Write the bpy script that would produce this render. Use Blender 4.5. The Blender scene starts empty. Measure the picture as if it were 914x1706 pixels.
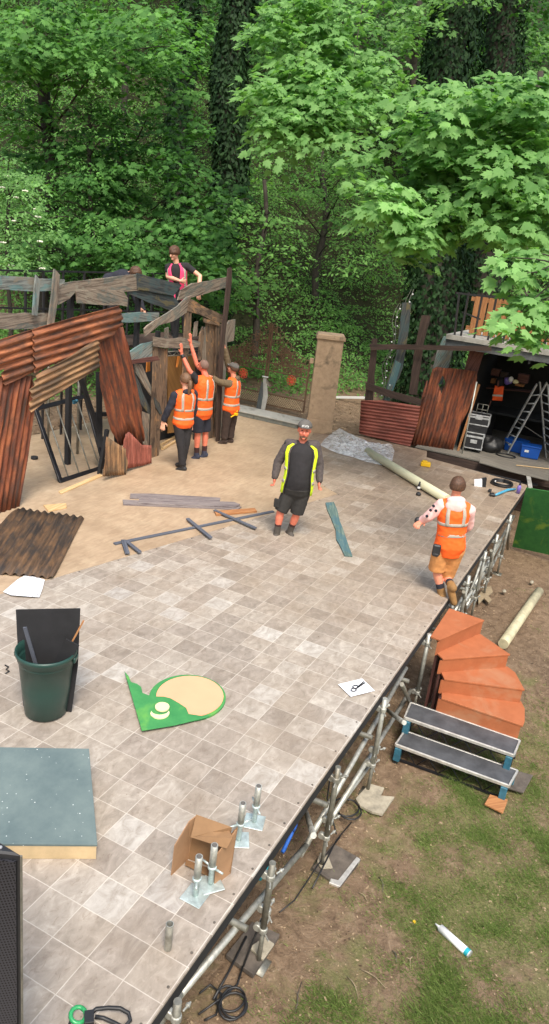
import bpy, math, random
import numpy as np
from mathutils import Vector, Matrix, noise
random.seed(7); RNG = np.random.default_rng(11)
scene = bpy.context.scene
COL = scene.collection
S = .26                                   # side of one printed floor tile, metres
# ---------------------------------------------------------------- camera
CR = Vector((0.4507616637525217, -0.8856785216201337, 0.11129905135189916))
CD = Vector((-0.25550776497289096, -0.24748548317064278, -0.9345944134534249))
CF = Vector((0.8552950979221243, 0.3928415608875512, -0.33785470769225023))
CP = Vector((-2.5195728538928046, -2.2671050335012484, 3.9858948484161187))
FL = 1233.79
cam_data = bpy.data.cameras.new('camera'); cam = bpy.data.objects.new('camera', cam_data); COL.objects.link(cam)
cam.matrix_world = Matrix(((CR.x, -CD.x, -CF.x, CP.x), (CR.y, -CD.y, -CF.y, CP.y), (CR.z, -CD.z, -CF.z, CP.z), (0, 0, 0, 1)))
cam_data.sensor_fit = 'VERTICAL'; cam_data.sensor_height = 24; cam_data.lens = FL / 1706 * 24
cam_data.clip_start = .05; cam_data.clip_end = 800
scene.camera = cam
def ray(x, y): return CR * ((x - 457) / FL) + CD * ((y - 853) / FL) + CF
def G(x, y, z=0.0):
    d = ray(x, y); return CP + d * ((z - CP.z) / d.z)
def PY(x, y, Y):
    d = ray(x, y); return CP + d * ((Y - CP.y) / d.y)
def PX(x, y, X):
    d = ray(x, y); return CP + d * ((X - CP.x) / d.x)
def D3(x, y, depth): return CP + ray(x, y) * depth
FH = Vector((CF.x, CF.y, 0)).normalized(); RH = Vector((FH.y, -FH.x, 0))
def VP(x, y, b, off=0.0):                  # vertical plane through b facing the view direction, moved back by off
    b = Vector(b) + FH * off; d = ray(x, y)
    return CP + d * ((b - CP).dot(FH) / d.dot(FH))
def plane3(a, b, c):
    n = (Vector(b) - Vector(a)).cross(Vector(c) - Vector(a)).normalized(); a = Vector(a)
    def f(x, y):
        d = ray(x, y); return CP + d * ((a - CP).dot(n) / d.dot(n))
    f.n = n if n.dot(CF) > 0 else -n
    return f
def planeY(Y):
    f = lambda x, y: PY(x, y, Y)
    f.n = Vector((0, 1, 0)); return f
def planeX(X):
    f = lambda x, y: PX(x, y, X)
    f.n = Vector((1, 0, 0)); return f
def fl(z):
    f = lambda x, y: G(x, y, z)
    f.n = Vector((0, 0, -1)); return f
# ---------------------------------------------------------------- registry
ORG = {}
def thing(name, label, cat, loc=(0, 0, 0), group=None):
    o = bpy.data.objects.new(name, None); COL.objects.link(o); o.location = loc; o.empty_display_size = .1
    ORG[o.name] = Vector(loc); o['label'] = label; o['category'] = cat
    if group: o['group'] = group
    return o
def tag(o, label, cat, group=None):
    o['label'] = label; o['category'] = cat
    if group: o['group'] = group
    return o
def kids(o): return [c for c in bpy.data.objects if c.parent == o]
def copy_tree(o, parent=None, loc=None, rz=None, label=None):
    c = o.copy(); COL.objects.link(c); c.parent = parent
    if loc is not None: c.location = loc
    if rz is not None: c.rotation_euler = (0, 0, rz)
    if label: c['label'] = label
    for k in kids(o): copy_tree(k, c)
    return c
class MB:
    def __init__(s): s.v = []; s.f = []; s.uv = []
    def add(s, vs, fs, uv=None):
        b = len(s.v); s.v += [Vector(p) for p in vs]; s.f += [tuple(i + b for i in f) for f in fs]
        s.uv += list(uv) if uv else [(p[0] * 1., p[1] * 1. + p[2]) for p in vs]
    def slab(s, pts, off, axis=None, uvo=None):
        pts = [Vector(p) for p in pts]; off = Vector(off); n = len(pts)
        if axis is None:
            best = 0
            for i in range(n):
                for j in range(i):
                    d = (pts[i] - pts[j]).length
                    if d > best: best = d; axis = pts[i] - pts[j]
        a = Vector(axis).normalized(); nn = off.normalized(); b = nn.cross(a)
        ro = uvo if uvo is not None else (random.uniform(0, 50), random.uniform(0, 50))
        u = [((p - pts[0]).dot(a) + ro[0], (p - pts[0]).dot(b) + ro[1]) for p in pts]
        ctr = sum(pts, Vector()) / n
        ar = sum(((pts[i] - ctr).cross(pts[(i + 1) % n] - ctr) for i in range(n)), Vector())
        front = list(range(n)); 
        if ar.dot(off) > 0: front = front[::-1]
        vs = pts + [p + off for p in pts]
        fs = [tuple(front), tuple(i + n for i in front[::-1])]
        for k in range(n):
            i, j = front[k], front[(k + 1) % n]; fs.append((j, i, i + n, j + n))
        s.add(vs, fs, u + [(q[0] + off.length, q[1] + off.length) for q in u])
    def box(s, c, size, R=None, taper=1.0):
        c = Vector(c); x, y, z = [q / 2 for q in size]; R = R or Matrix.Identity(3)
        vs = [Vector((sx * x * (taper if sz > 0 else 1), sy * y * (taper if sz > 0 else 1), sz * z)) for sz in (-1, 1) for sx, sy in ((-1, -1), (1, -1), (1, 1), (-1, 1))]
        L = sorted(range(3), key=lambda k: -size[k]); ro = (random.uniform(0, 50), random.uniform(0, 50))
        uv = [(p[L[0]] + ro[0], p[L[1]] + p[L[2]] + ro[1]) for p in vs]
        s.add([c + R @ p for p in vs], [(3, 2, 1, 0), (4, 5, 6, 7), (0, 1, 5, 4), (1, 2, 6, 5), (2, 3, 7, 6), (3, 0, 4, 7)], uv)
    def bar(s, p0, p1, w, h, up=(0, 0, 1)):
        p0 = Vector(p0); p1 = Vector(p1); d = (p1 - p0); L = d.length; d.normalize()
        up = Vector(up)
        if abs(up.dot(d)) > .98: up = Vector((1, 0, 0))
        x = d; y = up.cross(d).normalized(); z = x.cross(y)
        s.box((p0 + p1) / 2, (L, w, h), Matrix((x, y, z)).transposed())
    def tube(s, path, r, n=8, cap=True):
        path = [Vector(p) for p in path]; m = len(path); rr = r if isinstance(r, (list, tuple)) else [r] * m
        t0 = (path[1] - path[0]).normalized(); ref = Vector((0, 0, 1)) if abs(t0.z) < .9 else Vector((1, 0, 0))
        x = t0.cross(ref).normalized(); vs = []; uv = []; L = 0; ro = random.uniform(0, 50)
        for i, p in enumerate(path):
            t = (path[min(i + 1, m - 1)] - path[max(i - 1, 0)]).normalized()
            x = (x - t * x.dot(t)).normalized(); y = t.cross(x)
            if i: L += (p - path[i - 1]).length
            for k in range(n):
                a = 2 * math.pi * k / n; vs.append(p + (x * math.cos(a) + y * math.sin(a)) * rr[i]); uv.append((L + ro, rr[i] * 6 * k / n))
        fs = [(i * n + k, i * n + (k + 1) % n, (i + 1) * n + (k + 1) % n, (i + 1) * n + k) for i in range(m - 1) for k in range(n)]
        if cap: fs += [tuple(range(n))[::-1], tuple((m - 1) * n + k for k in range(n))]
        s.add(vs, fs, uv)
    def rings(s, rr, closed_u=True, cap=True):
        n = len(rr[0]); m = len(rr); vs = [p for r in rr for p in r]
        fs = [(i * n + k, i * n + (k + 1) % n, (i + 1) * n + (k + 1) % n, (i + 1) * n + k) for i in range(m - 1) for k in range(n if closed_u else n - 1)]
        if cap and closed_u: fs += [tuple(range(n))[::-1], tuple((m - 1) * n + k for k in range(n))]
        s.add(vs, fs)
    def lathe(s, c, prof, n=24, R=None, cap=True):
        c = Vector(c); R = R or Matrix.Identity(3)
        s.rings([[c + R @ Vector((r * math.cos(2 * math.pi * k / n), r * math.sin(2 * math.pi * k / n), z)) for k in range(n)] for r, z in prof], True, cap)
    def ball(s, c, rad, R=None, n=12, m=8):
        if not isinstance(rad, (list, tuple, Vector)): rad = (rad, rad, rad)
        c = Vector(c); R = R or Matrix.Identity(3)
        rr = []
        for i in range(m + 1):
            t = math.pi * (.02 + .96 * i / m); rr.append([c + R @ Vector((rad[0] * math.sin(t) * math.cos(2 * math.pi * k / n), rad[1] * math.sin(t) * math.sin(2 * math.pi * k / n), -rad[2] * math.cos(t))) for k in range(n)])
        s.rings(rr)
    def capsule(s, p0, p1, r0, r1, n=12):
        p0 = Vector(p0); p1 = Vector(p1); d = (p1 - p0)
        if d.length < 1e-5: return s.ball(p0, r0)
        d.normalize(); path = []; r = []
        for a in (-90, -60, -30): path.append(p0 + d * r0 * math.sin(math.radians(a)) * .999); r.append(max(r0 * math.cos(math.radians(a)), .001))
        path.append(p0); r.append(r0); path.append(p1); r.append(r1)
        for a in (30, 60, 90): path.append(p1 + d * r1 * math.sin(math.radians(a))); r.append(max(r1 * math.cos(math.radians(a)), .001))
        s.tube(path, r, n)
    def build(s, name, mat, parent=None, smooth=False, bevel=0, solid=0):
        off = Vector((0, 0, 0)); q = parent
        while q is not None:
            if q.name in ORG: off = ORG[q.name]; break
            q = q.parent
        me = bpy.data.meshes.new(name); me.from_pydata([tuple(p - off) for p in s.v], [], s.f)
        uvl = me.uv_layers.new(name='UVMap'); li = np.zeros(len(me.loops), dtype=np.int32); me.loops.foreach_get('vertex_index', li)
        uvl.data.foreach_set('uv', np.array(s.uv, dtype=np.float32)[li].ravel())
        o = bpy.data.objects.new(name, me); COL.objects.link(o); o.parent = parent
        if mat: me.materials.append(mat)
        if smooth:
            for p in me.polygons: p.use_smooth = len(p.vertices) <= 4
        if bevel:
            b = o.modifiers.new('bevel', 'BEVEL'); b.width = bevel; b.segments = 1; b.limit_method = 'ANGLE'
        if solid:
            b = o.modifiers.new('solid', 'SOLIDIFY'); b.thickness = solid; b.offset = 0
        return o
def struct(o): o['kind'] = 'structure'; return o
# ---------------------------------------------------------------- materials
def lin(r, g, b, k=1.0):
    f = lambda c: (c / 255 / 12.92 if c / 255 <= .04045 else ((c / 255 + .055) / 1.055) ** 2.4)
    return (min(f(r) * k, 1), min(f(g) * k, 1), min(f(b) * k, 1), 1)
class NT:
    def __init__(s, name):
        s.m = bpy.data.materials.new(name); s.m.use_nodes = True; s.t = s.m.node_tree; s.b = s.t.nodes['Principled BSDF']; s.out = s.t.nodes['Material Output']
    def n(s, typ, **kw):
        x = s.t.nodes.new(typ)
        for k, v in kw.items():
            if k in x.inputs: x.inputs[k].default_value = v
            else: setattr(x, k, v)
        return x
    def l(s, a, b): s.t.links.new(a, b)
    def coord(s, kind='Object', scale=(1, 1, 1), loc=(0, 0, 0)):
        c = s.n('ShaderNodeTexCoord'); mp = s.n('ShaderNodeMapping'); mp.inputs['Scale'].default_value = scale; mp.inputs['Location'].default_value = loc
        s.l(c.outputs[kind], mp.inputs['Vector']); return mp.outputs['Vector']
    def noise(s, vec, scale=5, detail=4, rough=.6, dist=0):
        x = s.n('ShaderNodeTexNoise'); x.inputs['Scale'].default_value = scale; x.inputs['Detail'].default_value = detail; x.inputs['Roughness'].default_value = rough; x.inputs['Distortion'].default_value = dist
        if vec: s.l(vec, x.inputs['Vector'])
        return x.outputs['Fac']
    def ramp(s, fac, stops):
        r = s.n('ShaderNodeValToRGB'); e = r.color_ramp.elements
        while len(e) < len(stops): e.new(.5)
        for i, (p, c) in enumerate(stops):
            e[i].position = p; e[i].color = c if not isinstance(c, (int, float)) else (c, c, c, 1)
        s.l(fac, r.inputs['Fac']); return r.outputs['Color']
    def mix(s, fac, a, b, mode='MIX'):
        x = s.n('ShaderNodeMix'); x.data_type = 'RGBA'; x.blend_type = mode
        for v, i in ((fac, 0), (a, 6), (b, 7)):
            if hasattr(v, 'links'): s.l(v, x.inputs[i])
            else: x.inputs[i].default_value = v
        return x.outputs[2]
    def math(s, op, a, b=None):
        x = s.n('ShaderNodeMath'); x.operation = op
        for v, i in ((a, 0), (b, 1)):
            if v is None: continue
            if hasattr(v, 'links'): s.l(v, x.inputs[i])
            else: x.inputs[i].default_value = v
        return x.outputs[0]
    def bump(s, h, strength=.3, dist=.01):
        x = s.n('ShaderNodeBump'); x.inputs['Strength'].default_value = strength; x.inputs['Distance'].default_value = dist
        s.l(h, x.inputs['Height']); s.l(x.outputs[0], s.b.inputs['Normal'])
    def fin(s, col=None, rough=.6, metal=0, spec=None):
        if col is not None:
            if hasattr(col, 'links'): s.l(col, s.b.inputs['Base Color'])
            else: s.b.inputs['Base Color'].default_value = col
        if hasattr(rough, 'links'): s.l(rough, s.b.inputs['Roughness'])
        else: s.b.inputs['Roughness'].default_value = rough
        s.b.inputs['Metallic'].default_value = metal
        if spec is not None: s.b.inputs['Specular IOR Level'].default_value = spec
        return s.m
def plain(name, c, rough=.6, metal=0, var=.18, scale=8, bump=.15, kind='Object'):
    t = NT(name); v = t.coord(kind); f = t.noise(v, scale, 5, .65); g = t.noise(v, scale * 7, 3, .6)
    lo = tuple(q * (1 - var * 1.6) for q in c[:3]) + (1,); hi = tuple(min(q * (1 + var), 1) for q in c[:3]) + (1,)
    col = t.ramp(f, [(.3, lo), (.7, hi)])
    if bump: t.bump(g, bump, .004)
    return t.fin(col, rough, metal)
def wood(name, cols, grain=1.0, rough=.8, patch=None, edge=None):
    t = NT(name); v = t.coord('UV', (1.3 * grain, 26 * grain, 1)); w = t.coord('UV', (1, 1, 1))
    f = t.noise(v, 1.6, 6, .7, .6); n = len(cols)
    col = t.ramp(f, [(.3 + .4 * i / (n - 1), c) for i, c in enumerate(cols)])
    if patch:
        pv = t.coord('UV', (1, 2.5, 1)); q = t.noise(pv, 2.2, 4, .6, .4)
        for (lo, hi, pc, am) in patch:
            mk = t.ramp(q, [(lo - .04, 0.), (lo, 1.), (hi, 1.), (hi + .04, 0.)]); col = t.mix(t.math('MULTIPLY', mk, am), col, pc)
    t.bump(f, .5, .006)
    return t.fin(col, rough)
M = {}
M['oldwood'] = wood('weathered_wood', [lin(52, 44, 38), lin(104, 90, 78), lin(150, 136, 120), lin(108, 94, 80)], patch=[(.57, .62, lin(78, 96, 94), .5), (.3, .36, lin(150, 146, 130), .5)])
M['tealwood'] = wood('teal_weathered_wood', [lin(58, 60, 58), lin(98, 102, 98), lin(142, 146, 140), lin(110, 112, 104)], patch=[(.56, .62, lin(96, 138, 138), .55), (.28, .38, lin(134, 122, 104), .7)])
M['blackteal'] = wood('dark_painted_wood', [lin(28, 32, 34), lin(50, 56, 58), lin(78, 80, 78), lin(90, 86, 70)], patch=[(.57, .64, lin(62, 84, 86), .5), (.3, .38, lin(112, 100, 62), .6)])
M['slabwood'] = wood('brown_slab_wood', [lin(42, 33, 26), lin(92, 74, 58), lin(128, 106, 86), lin(80, 62, 48)], patch=[(.6, .62, lin(176, 132, 88), .6), (.3, .4, lin(50, 42, 36), .7)])
M['darkwood'] = wood('dark_brown_wood', [lin(34, 26, 22), lin(66, 50, 42), lin(88, 70, 60)])
M['palewood'] = wood('pale_timber', [lin(176, 140, 96), lin(204, 170, 122), lin(218, 188, 140)], .6, .6)
M['oakwood'] = wood('orange_brown_timber', [lin(120, 78, 44), lin(160, 108, 66), lin(180, 130, 84)], .8)
M['greyslat'] = wood('slate_painted_timber', [lin(62, 66, 76), lin(84, 88, 98), lin(100, 102, 110)], .7)
M['greyboards'] = wood('grey_stained_boards', [lin(70, 62, 66), lin(104, 94, 94), lin(140, 130, 126), lin(96, 88, 90)])
M['tealplank'] = wood('blue_green_painted_wood', [lin(56, 80, 80), lin(86, 108, 102), lin(124, 136, 122)], patch=[(.54, .66, lin(58, 98, 112), .5)])
M['redbrown'] = wood('red_brown_painted_wood', [lin(60, 34, 30), lin(96, 58, 50), lin(120, 84, 74)])
M['ochreply'] = wood('ochre_plywood', [lin(120, 84, 40), lin(140, 100, 52), lin(156, 114, 60)], .4)
M['orangewood'] = wood('amber_varnished_board', [lin(200, 110, 40), lin(226, 140, 60), lin(236, 160, 80)], .5)
M['bootfloor'] = wood('worn_deck_boards', [lin(88, 84, 76), lin(118, 112, 102), lin(140, 134, 122)], .6)
def rust(name, cols, axis_uv=True, dark=.5, rough=.75):
    t = NT(name); v = t.coord('UV', (.8, 9, 1)); w = t.coord('UV', (1, 2.2, 1))
    f = t.noise(v, 1.5, 5, .65, .5); g = t.noise(w, 2.3, 5, .65, .3); h = t.noise(w, 30, 4, .7)
    col = t.ramp(f, [(.36, cols[0]), (.48, cols[1]), (.62, cols[2])])
    mk = t.ramp(g, [(.44, 0.), (.64, 1.)]); col = t.mix(t.math('MULTIPLY', mk, dark), col, cols[3])
    t.bump(h, .25, .003)
    return t.fin(col, rough)
M['rust'] = rust('rust_painted_sheet', [lin(70, 46, 34), lin(136, 78, 48), lin(178, 112, 74), lin(72, 56, 48)], dark=.75)
M['rustdeep'] = rust('deep_rust_sheet', [lin(58, 38, 28), lin(118, 60, 36), lin(150, 86, 52), lin(62, 44, 36)], dark=.75)
M['rustred'] = rust('red_rust_sheet', [lin(108, 56, 44), lin(140, 76, 62), lin(164, 96, 80), lin(92, 54, 46)], dark=.5)
M['rustbrown'] = rust('brown_rust_sheet', [lin(76, 56, 42), lin(130, 96, 66), lin(164, 126, 88), lin(72, 66, 54)], dark=.7)
M['rustfloor'] = rust('dark_mottled_sheet', [lin(44, 36, 32), lin(84, 64, 46), lin(110, 82, 56), lin(44, 42, 40)], dark=.8)
M['black'] = plain('black_paint', (.02, .02, .022, 1), .5)
M['matblack'] = plain('matt_black_board', (.014, .014, .016, 1), .85)
M['blackmetal'] = plain('black_metal', (.03, .03, .034, 1), .4, .6)
def galv(name, c, k=1.):
    t = NT(name); v = t.coord('Object'); f = t.noise(v, 14, 5, .7); g = t.noise(v, 4, 3, .6)
    col = t.ramp(f, [(.3, tuple(q * .55 for q in c[:3]) + (1,)), (.6, c), (.8, tuple(min(q * 1.25, 1) for q in c[:3]) + (1,))])
    col = t.mix(t.ramp(g, [(.55, 0.), (.72, .6)]), col, lin(96, 84, 62))
    return t.fin(col, .5, .55)
M['galv'] = galv('galvanised_tube', (.50, .50, .45, 1))
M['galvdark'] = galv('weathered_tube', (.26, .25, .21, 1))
M['zinc'] = galv('zinc_plated_steel', (.62, .72, .70, 1))
M['alu'] = galv('aluminium', (.62, .63, .63, 1))
M['paper'] = plain('white_paper', (.80, .81, .85, 1), .8, 0, .02, 5, 0)
M['white'] = plain('white_plastic', (.78, .78, .76, 1), .5, 0, .03)
M['card'] = plain('corrugated_cardboard', lin(158, 122, 90), .85, 0, .1, 6)
M['carddark'] = plain('cardboard_inside', lin(136, 104, 72), .85, 0, .1, 6)
M['skin'] = plain('skin', lin(214, 140, 112), .5, 0, .07, 20, .05)
M['skinred'] = plain('ruddy_skin', lin(220, 124, 98), .5, 0, .1, 20, .05)
M['skinpale'] = plain('pale_skin', lin(228, 170, 142), .5, 0, .06, 20, .05)
M['eye'] = plain('eye_dark', (.02, .015, .012, 1), .25)
M['lip'] = plain('lip', lin(168, 84, 74), .5)
M['hairbrown'] = plain('brown_hair', lin(88, 60, 42), .6, 0, .4, 60, .5)
M['hairlight'] = plain('light_brown_hair', lin(112, 82, 58), .6, 0, .3, 60, .5)
M['hairstub'] = plain('grey_stubble_hair', lin(120, 92, 80), .7, 0, .2, 60, .3)
M['navy'] = plain('navy_fabric', (.018, .019, .03, 1), .9)
M['blackfab'] = plain('black_fabric', (.022, .02, .022, 1), .9)
M['charcoal'] = plain('charcoal_fleece', lin(82, 74, 72), .95, 0, .2, 30, .4)
M['shortsgrey'] = plain('dark_grey_shorts_fabric', (.028, .026, .024, 1), .9)
M['olive'] = plain('olive_hoodie_fabric', lin(104, 88, 66), .95, 0, .15, 30, .3)
M['browntrouser'] = plain('dark_brown_trouser_fabric', lin(58, 44, 38), .9)
M['tan'] = plain('tan_shorts_fabric', lin(206, 142, 84), .9, 0, .12, 10)
M['pinkhood'] = plain('pale_pink_fleece', lin(240, 192, 186), .95, 0, .08, 10)
M['orange'] = plain('hi_vis_orange_fabric', (1.0, .13, .012, 1), .75, 0, .06, 12)
M['orangedim'] = plain('orange_vest_fabric', (.8, .09, .01, 1), .8)
M['pink'] = plain('hi_vis_pink_fabric', (1.0, .07, .20, 1), .75, 0, .06, 12)
M['yellow'] = plain('hi_vis_yellow_fabric', (.72, .95, .02, 1), .75, 0, .05, 12)
M['band'] = plain('reflective_tape', (.42, .38, .32, 1), .6, 0, .05)
M['boot'] = plain('worn_boot_leather', lin(78, 72, 66), .8)
M['sock'] = plain('dark_red_black_sock', lin(62, 36, 34), .95)
M['shoe'] = plain('blue_grey_shoe', lin(52, 56, 74), .8)
M['solegum'] = plain('tan_boot_leather', lin(140, 104, 60), .8)
M['capgrey'] = plain('grey_cap_fabric', lin(96, 92, 88), .9)
def pvc(name, c, rough=.4): return plain(name, c, rough, 0, .06, 3, .03)
M['bin'] = pvc('dark_green_plastic', (.018, .055, .045, 1), .35)
M['blueplastic'] = pvc('blue_plastic', (.01, .09, .42, 1), .35)
M['yellowplastic'] = pvc('yellow_plastic', (.85, .5, .01, 1), .4)
M['cable'] = pvc('black_rubber_cable', (.015, .015, .016, 1), .45)
M['greenplastic'] = pvc('green_plastic', (.03, .30, .10, 1), .35)
M['tealplastic'] = pvc('teal_plastic', (.02, .35, .42, 1), .35)
M['bluerope'] = pvc('blue_strap', (.02, .12, .5, 1), .6)
M['cyanhose'] = pvc('light_blue_plastic', (.07, .33, .5, 1), .4)
M['purple'] = pvc('purple_plastic', (.22, .15, .5, 1), .3)
M['steelblue'] = plain('teal_blue_paint', lin(50, 104, 124), .5, 0, .25, 12)
M['silvertrim'] = plain('scuffed_aluminium_trim', (.6, .58, .54, 1), .45, .5, .2, 14)
M['stepdeck'] = plain('scuffed_black_ply_tread', lin(76, 77, 80), .6, 0, .3, 5)
M['brownpipe'] = plain('cream_cardboard_tube', lin(206, 202, 168), .5, 0, .05, 4)
M['mudpipe'] = plain('muddy_cream_tube', lin(190, 182, 150), .6, 0, .2, 6)
M['concrete'] = plain('pale_concrete', lin(160, 152, 134), .9, 0, .25, 10, .4)
M['soleboard'] = plain('muddy_sole_board', lin(92, 84, 76), .8, 0, .3, 9, .3)
M['browncloth'] = plain('dirty_tan_cloth', lin(146, 130, 104), .95, 0, .2, 8)
M['ornament'] = plain('orange_wire_paint', lin(214, 84, 54), .6)
M['gatebrown'] = plain('brown_painted_metal', lin(112, 84, 62), .7, 0, .2, 8)
M['bark'] = plain('tree_bark', (.045, .036, .026, 1), .9, 0, .35, 9, .6)
M['paleply'] = plain('raw_ply_edge', lin(196, 172, 134), .7, 0, .12, 5)
M['peach'] = plain('peach_painted_disc', lin(236, 164, 128), .6, 0, .03, 4, .03)
M['cream'] = plain('cream_paint', lin(226, 216, 166), .6, 0, .03)
# ---------------------------------------------------------------- special materials
def mat_tiles():
    t = NT('printed_stone_tile_vinyl'); v = t.coord('Object', (1 / S, 1 / S, 0), (0, 0, 0))
    fl_ = t.n('ShaderNodeVectorMath', operation='FLOOR'); t.l(v, fl_.inputs[0]); fr = t.n('ShaderNodeVectorMath', operation='FRACTION'); t.l(v, fr.inputs[0])
    wn = t.n('ShaderNodeTexWhiteNoise'); wn.noise_dimensions = '2D'; t.l(fl_.outputs[0], wn.inputs['Vector'])
    # each tile takes another piece of the marbled print
    sc = t.n('ShaderNodeVectorMath', operation='SCALE'); t.l(wn.outputs['Color'], sc.inputs[0]); sc.inputs['Scale'].default_value = 37
    ad = t.n('ShaderNodeVectorMath', operation='ADD'); t.l(sc.outputs[0], ad.inputs[0]); st = t.n('ShaderNodeVectorMath', operation='MULTIPLY'); t.l(fr.outputs[0], st.inputs[0]); st.inputs[1].default_value = (1.0, 1.5, 1); t.l(st.outputs[0], ad.inputs[1])
    f = t.noise(ad.outputs[0], 1.7, 6, .66, .9); g = t.noise(ad.outputs[0], 3.6, 6, .72, .8)
    col = t.ramp(f, [(.28, lin(148, 141, 133)), (.42, lin(162, 155, 147)), (.51, lin(171, 164, 156)), (.6, lin(181, 174, 166)), (.74, lin(198, 192, 184))])
    col = t.mix(t.ramp(g, [(.34, .5), (.44, 0.)]), col, lin(132, 118, 106))
    col = t.mix(t.ramp(g, [(.56, 0.), (.72, .35)]), col, lin(218, 212, 202))
    # whole-tile tone
    sx = t.n('ShaderNodeSeparateColor'); t.l(wn.outputs['Color'], sx.inputs[0])
    tone = t.ramp(sx.outputs[0], [(0., lin(214, 208, 202)), (.3, lin(226, 220, 214)), (.6, lin(236, 230, 222)), (.85, lin(240, 236, 230)), (.93, lin(248, 245, 240))])
    col = t.mix(1.0, col, tone, 'MULTIPLY')
    big = t.mix(t.math('MULTIPLY', t.ramp(sx.outputs[1], [(.90, 0.), (.92, .24)]), t.ramp(f, [(.3, .2), (.6, 1.)])), col, lin(222, 224, 222)); col = big
    s2 = t.n('ShaderNodeSeparateXYZ'); t.l(fr.outputs[0], s2.inputs[0])
    ed = None
    for o_ in (s2.outputs[0], s2.outputs[1]):
        a = t.math('ABSOLUTE', t.math('SUBTRACT', o_, .5)); e = t.math('GREATER_THAN', a, .4885); ed = e if ed is None else t.math('MAXIMUM', ed, e)
    n2 = t.noise(t.coord('Object'), 3, 3, .6); ed = t.math('MULTIPLY', ed, t.ramp(n2, [(.3, .35), (.6, .95)]))
    col = t.mix(t.math('MULTIPLY', ed, .62), col, lin(222, 214, 202))
    # broad stains of trodden dirt; tile colour warmer and duller towards the back
    n3 = t.noise(t.coord('Object'), 1.1, 6, .7, .5); col = t.mix(t.ramp(n3, [(.5, 0.), (.8, .45)]), col, lin(120, 102, 82))
    n4 = t.noise(t.coord('Object', (1, 1, 1), (7, 3, 0)), 38, 2, .5); n5 = t.noise(t.coord('Object', (1, 1, 1), (3, 9, 0)), 2.2, 2, .5)
    sp = t.math('MULTIPLY', t.ramp(n4, [(.70, 0.), (.73, 1.)]), t.ramp(n5, [(.5, 0.), (.62, .8)])); col = t.mix(sp, col, lin(90, 70, 52))
    so = t.n('ShaderNodeSeparateXYZ'); t.l(t.coord('Object'), so.inputs[0])
    mr = t.n('ShaderNodeMapRange'); t.l(t.math('ADD', so.outputs[0], t.math('MULTIPLY', n3, 3)), mr.inputs[0]); mr.inputs[1].default_value = 5; mr.inputs[2].default_value = 13; mr.inputs[4].default_value = .6
    col = t.mix(mr.outputs[0], col, t.mix(1., col, lin(226, 198, 166), 'MULTIPLY'))
    # trodden mud about the middle of the deck
    dv = t.n('ShaderNodeVectorMath', operation='DISTANCE'); t.l(t.coord('Object'), dv.inputs[0]); dv.inputs[1].default_value = (7.6, .35, 0)
    nm = t.noise(t.coord('Object', (3, 9, 1)), 1.6, 6, .75, .6); md = t.math('MULTIPLY', t.ramp(t.math('MULTIPLY', dv.outputs['Value'], .4), [(.2, 1.), (.85, 0.)]), t.ramp(nm, [(.58, 0.), (.64, .8)]))
    col = t.mix(md, col, lin(112, 92, 74))
    nf = t.noise(t.coord('Object', (1, 1, 1), (4, 4, 4)), .55, 5, .6); col = t.mix(t.ramp(nf, [(.42, .0), (.7, .22)]), col, lin(150, 132, 112))
    t.bump(g, .04, .001)
    return t.fin(col, .5, 0, .3)
M['tiles'] = mat_tiles()
def mat_beige():
    t = NT('beige_vinyl'); v = t.coord('Object'); f = t.noise(v, 3.2, 6, .7, .6); g = t.noise(v, .9, 4, .6)
    col = t.ramp(f, [(.3, lin(166, 142, 116)), (.5, lin(178, 154, 127)), (.7, lin(188, 166, 138))])
    col = t.mix(t.ramp(g, [(.45, 0.), (.75, .6)]), col, lin(140, 118, 94)); s3 = t.noise(v, 40, 2, .5)
    col = t.mix(t.ramp(s3, [(.72, 0.), (.75, .5)]), col, lin(100, 80, 60))
    v2 = t.coord('Object', (1 / .52, 1 / .26, 1)); b = t.n('ShaderNodeTexBrick'); t.l(v2, b.inputs['Vector']); b.inputs['Color1'].default_value = (.80, .79, .78, 1); b.inputs['Color2'].default_value = (1, 1, 1, 1); b.inputs['Mortar'].default_value = (.93, .93, .93, 1); b.inputs['Scale'].default_value = 2; b.inputs['Mortar Size'].default_value = .01
    col = t.mix(.85, col, b.outputs['Color'], 'MULTIPLY')
    return t.fin(col, .5)
M['beige'] = mat_beige()
def mat_ground():
    t = NT('earth_and_worn_turf'); v = t.coord('Object'); f = t.noise(v, 1.3, 8, .72, .4); g = t.noise(v, 9, 6, .75, .8); h = t.noise(v, 46, 4, .7)
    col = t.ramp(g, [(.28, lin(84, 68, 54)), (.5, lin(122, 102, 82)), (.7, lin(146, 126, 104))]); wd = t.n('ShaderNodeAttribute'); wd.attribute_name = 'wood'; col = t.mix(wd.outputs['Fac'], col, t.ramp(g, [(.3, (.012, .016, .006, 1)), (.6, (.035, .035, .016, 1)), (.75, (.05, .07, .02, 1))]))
    gr = t.ramp(h, [(.3, lin(72, 78, 42)), (.55, lin(106, 108, 66)), (.75, lin(142, 134, 98))])
    at = t.n('ShaderNodeAttribute'); at.attribute_name = 'turf'
    ff = t.math('ADD', t.math('MULTIPLY', t.math('SUBTRACT', f, .5), 1.6), at.outputs['Fac'])
    col = t.mix(t.ramp(ff, [(.42, 0.), (.62, .8)]), col, gr)
    st = t.n('ShaderNodeTexVoronoi'); t.l(v, st.inputs['Vector']); st.inputs['Scale'].default_value = 24; st.inputs['Randomness'].default_value = 1
    col = t.mix(t.ramp(st.outputs['Distance'], [(.07, .5), (.1, 0.)]), col, lin(170, 160, 140))
    t.bump(t.math('ADD', g, t.math('MULTIPLY', h, .6)), .8, .03)
    return t.fin(col, .95, 0, .2)
M['ground'] = mat_ground()
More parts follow.
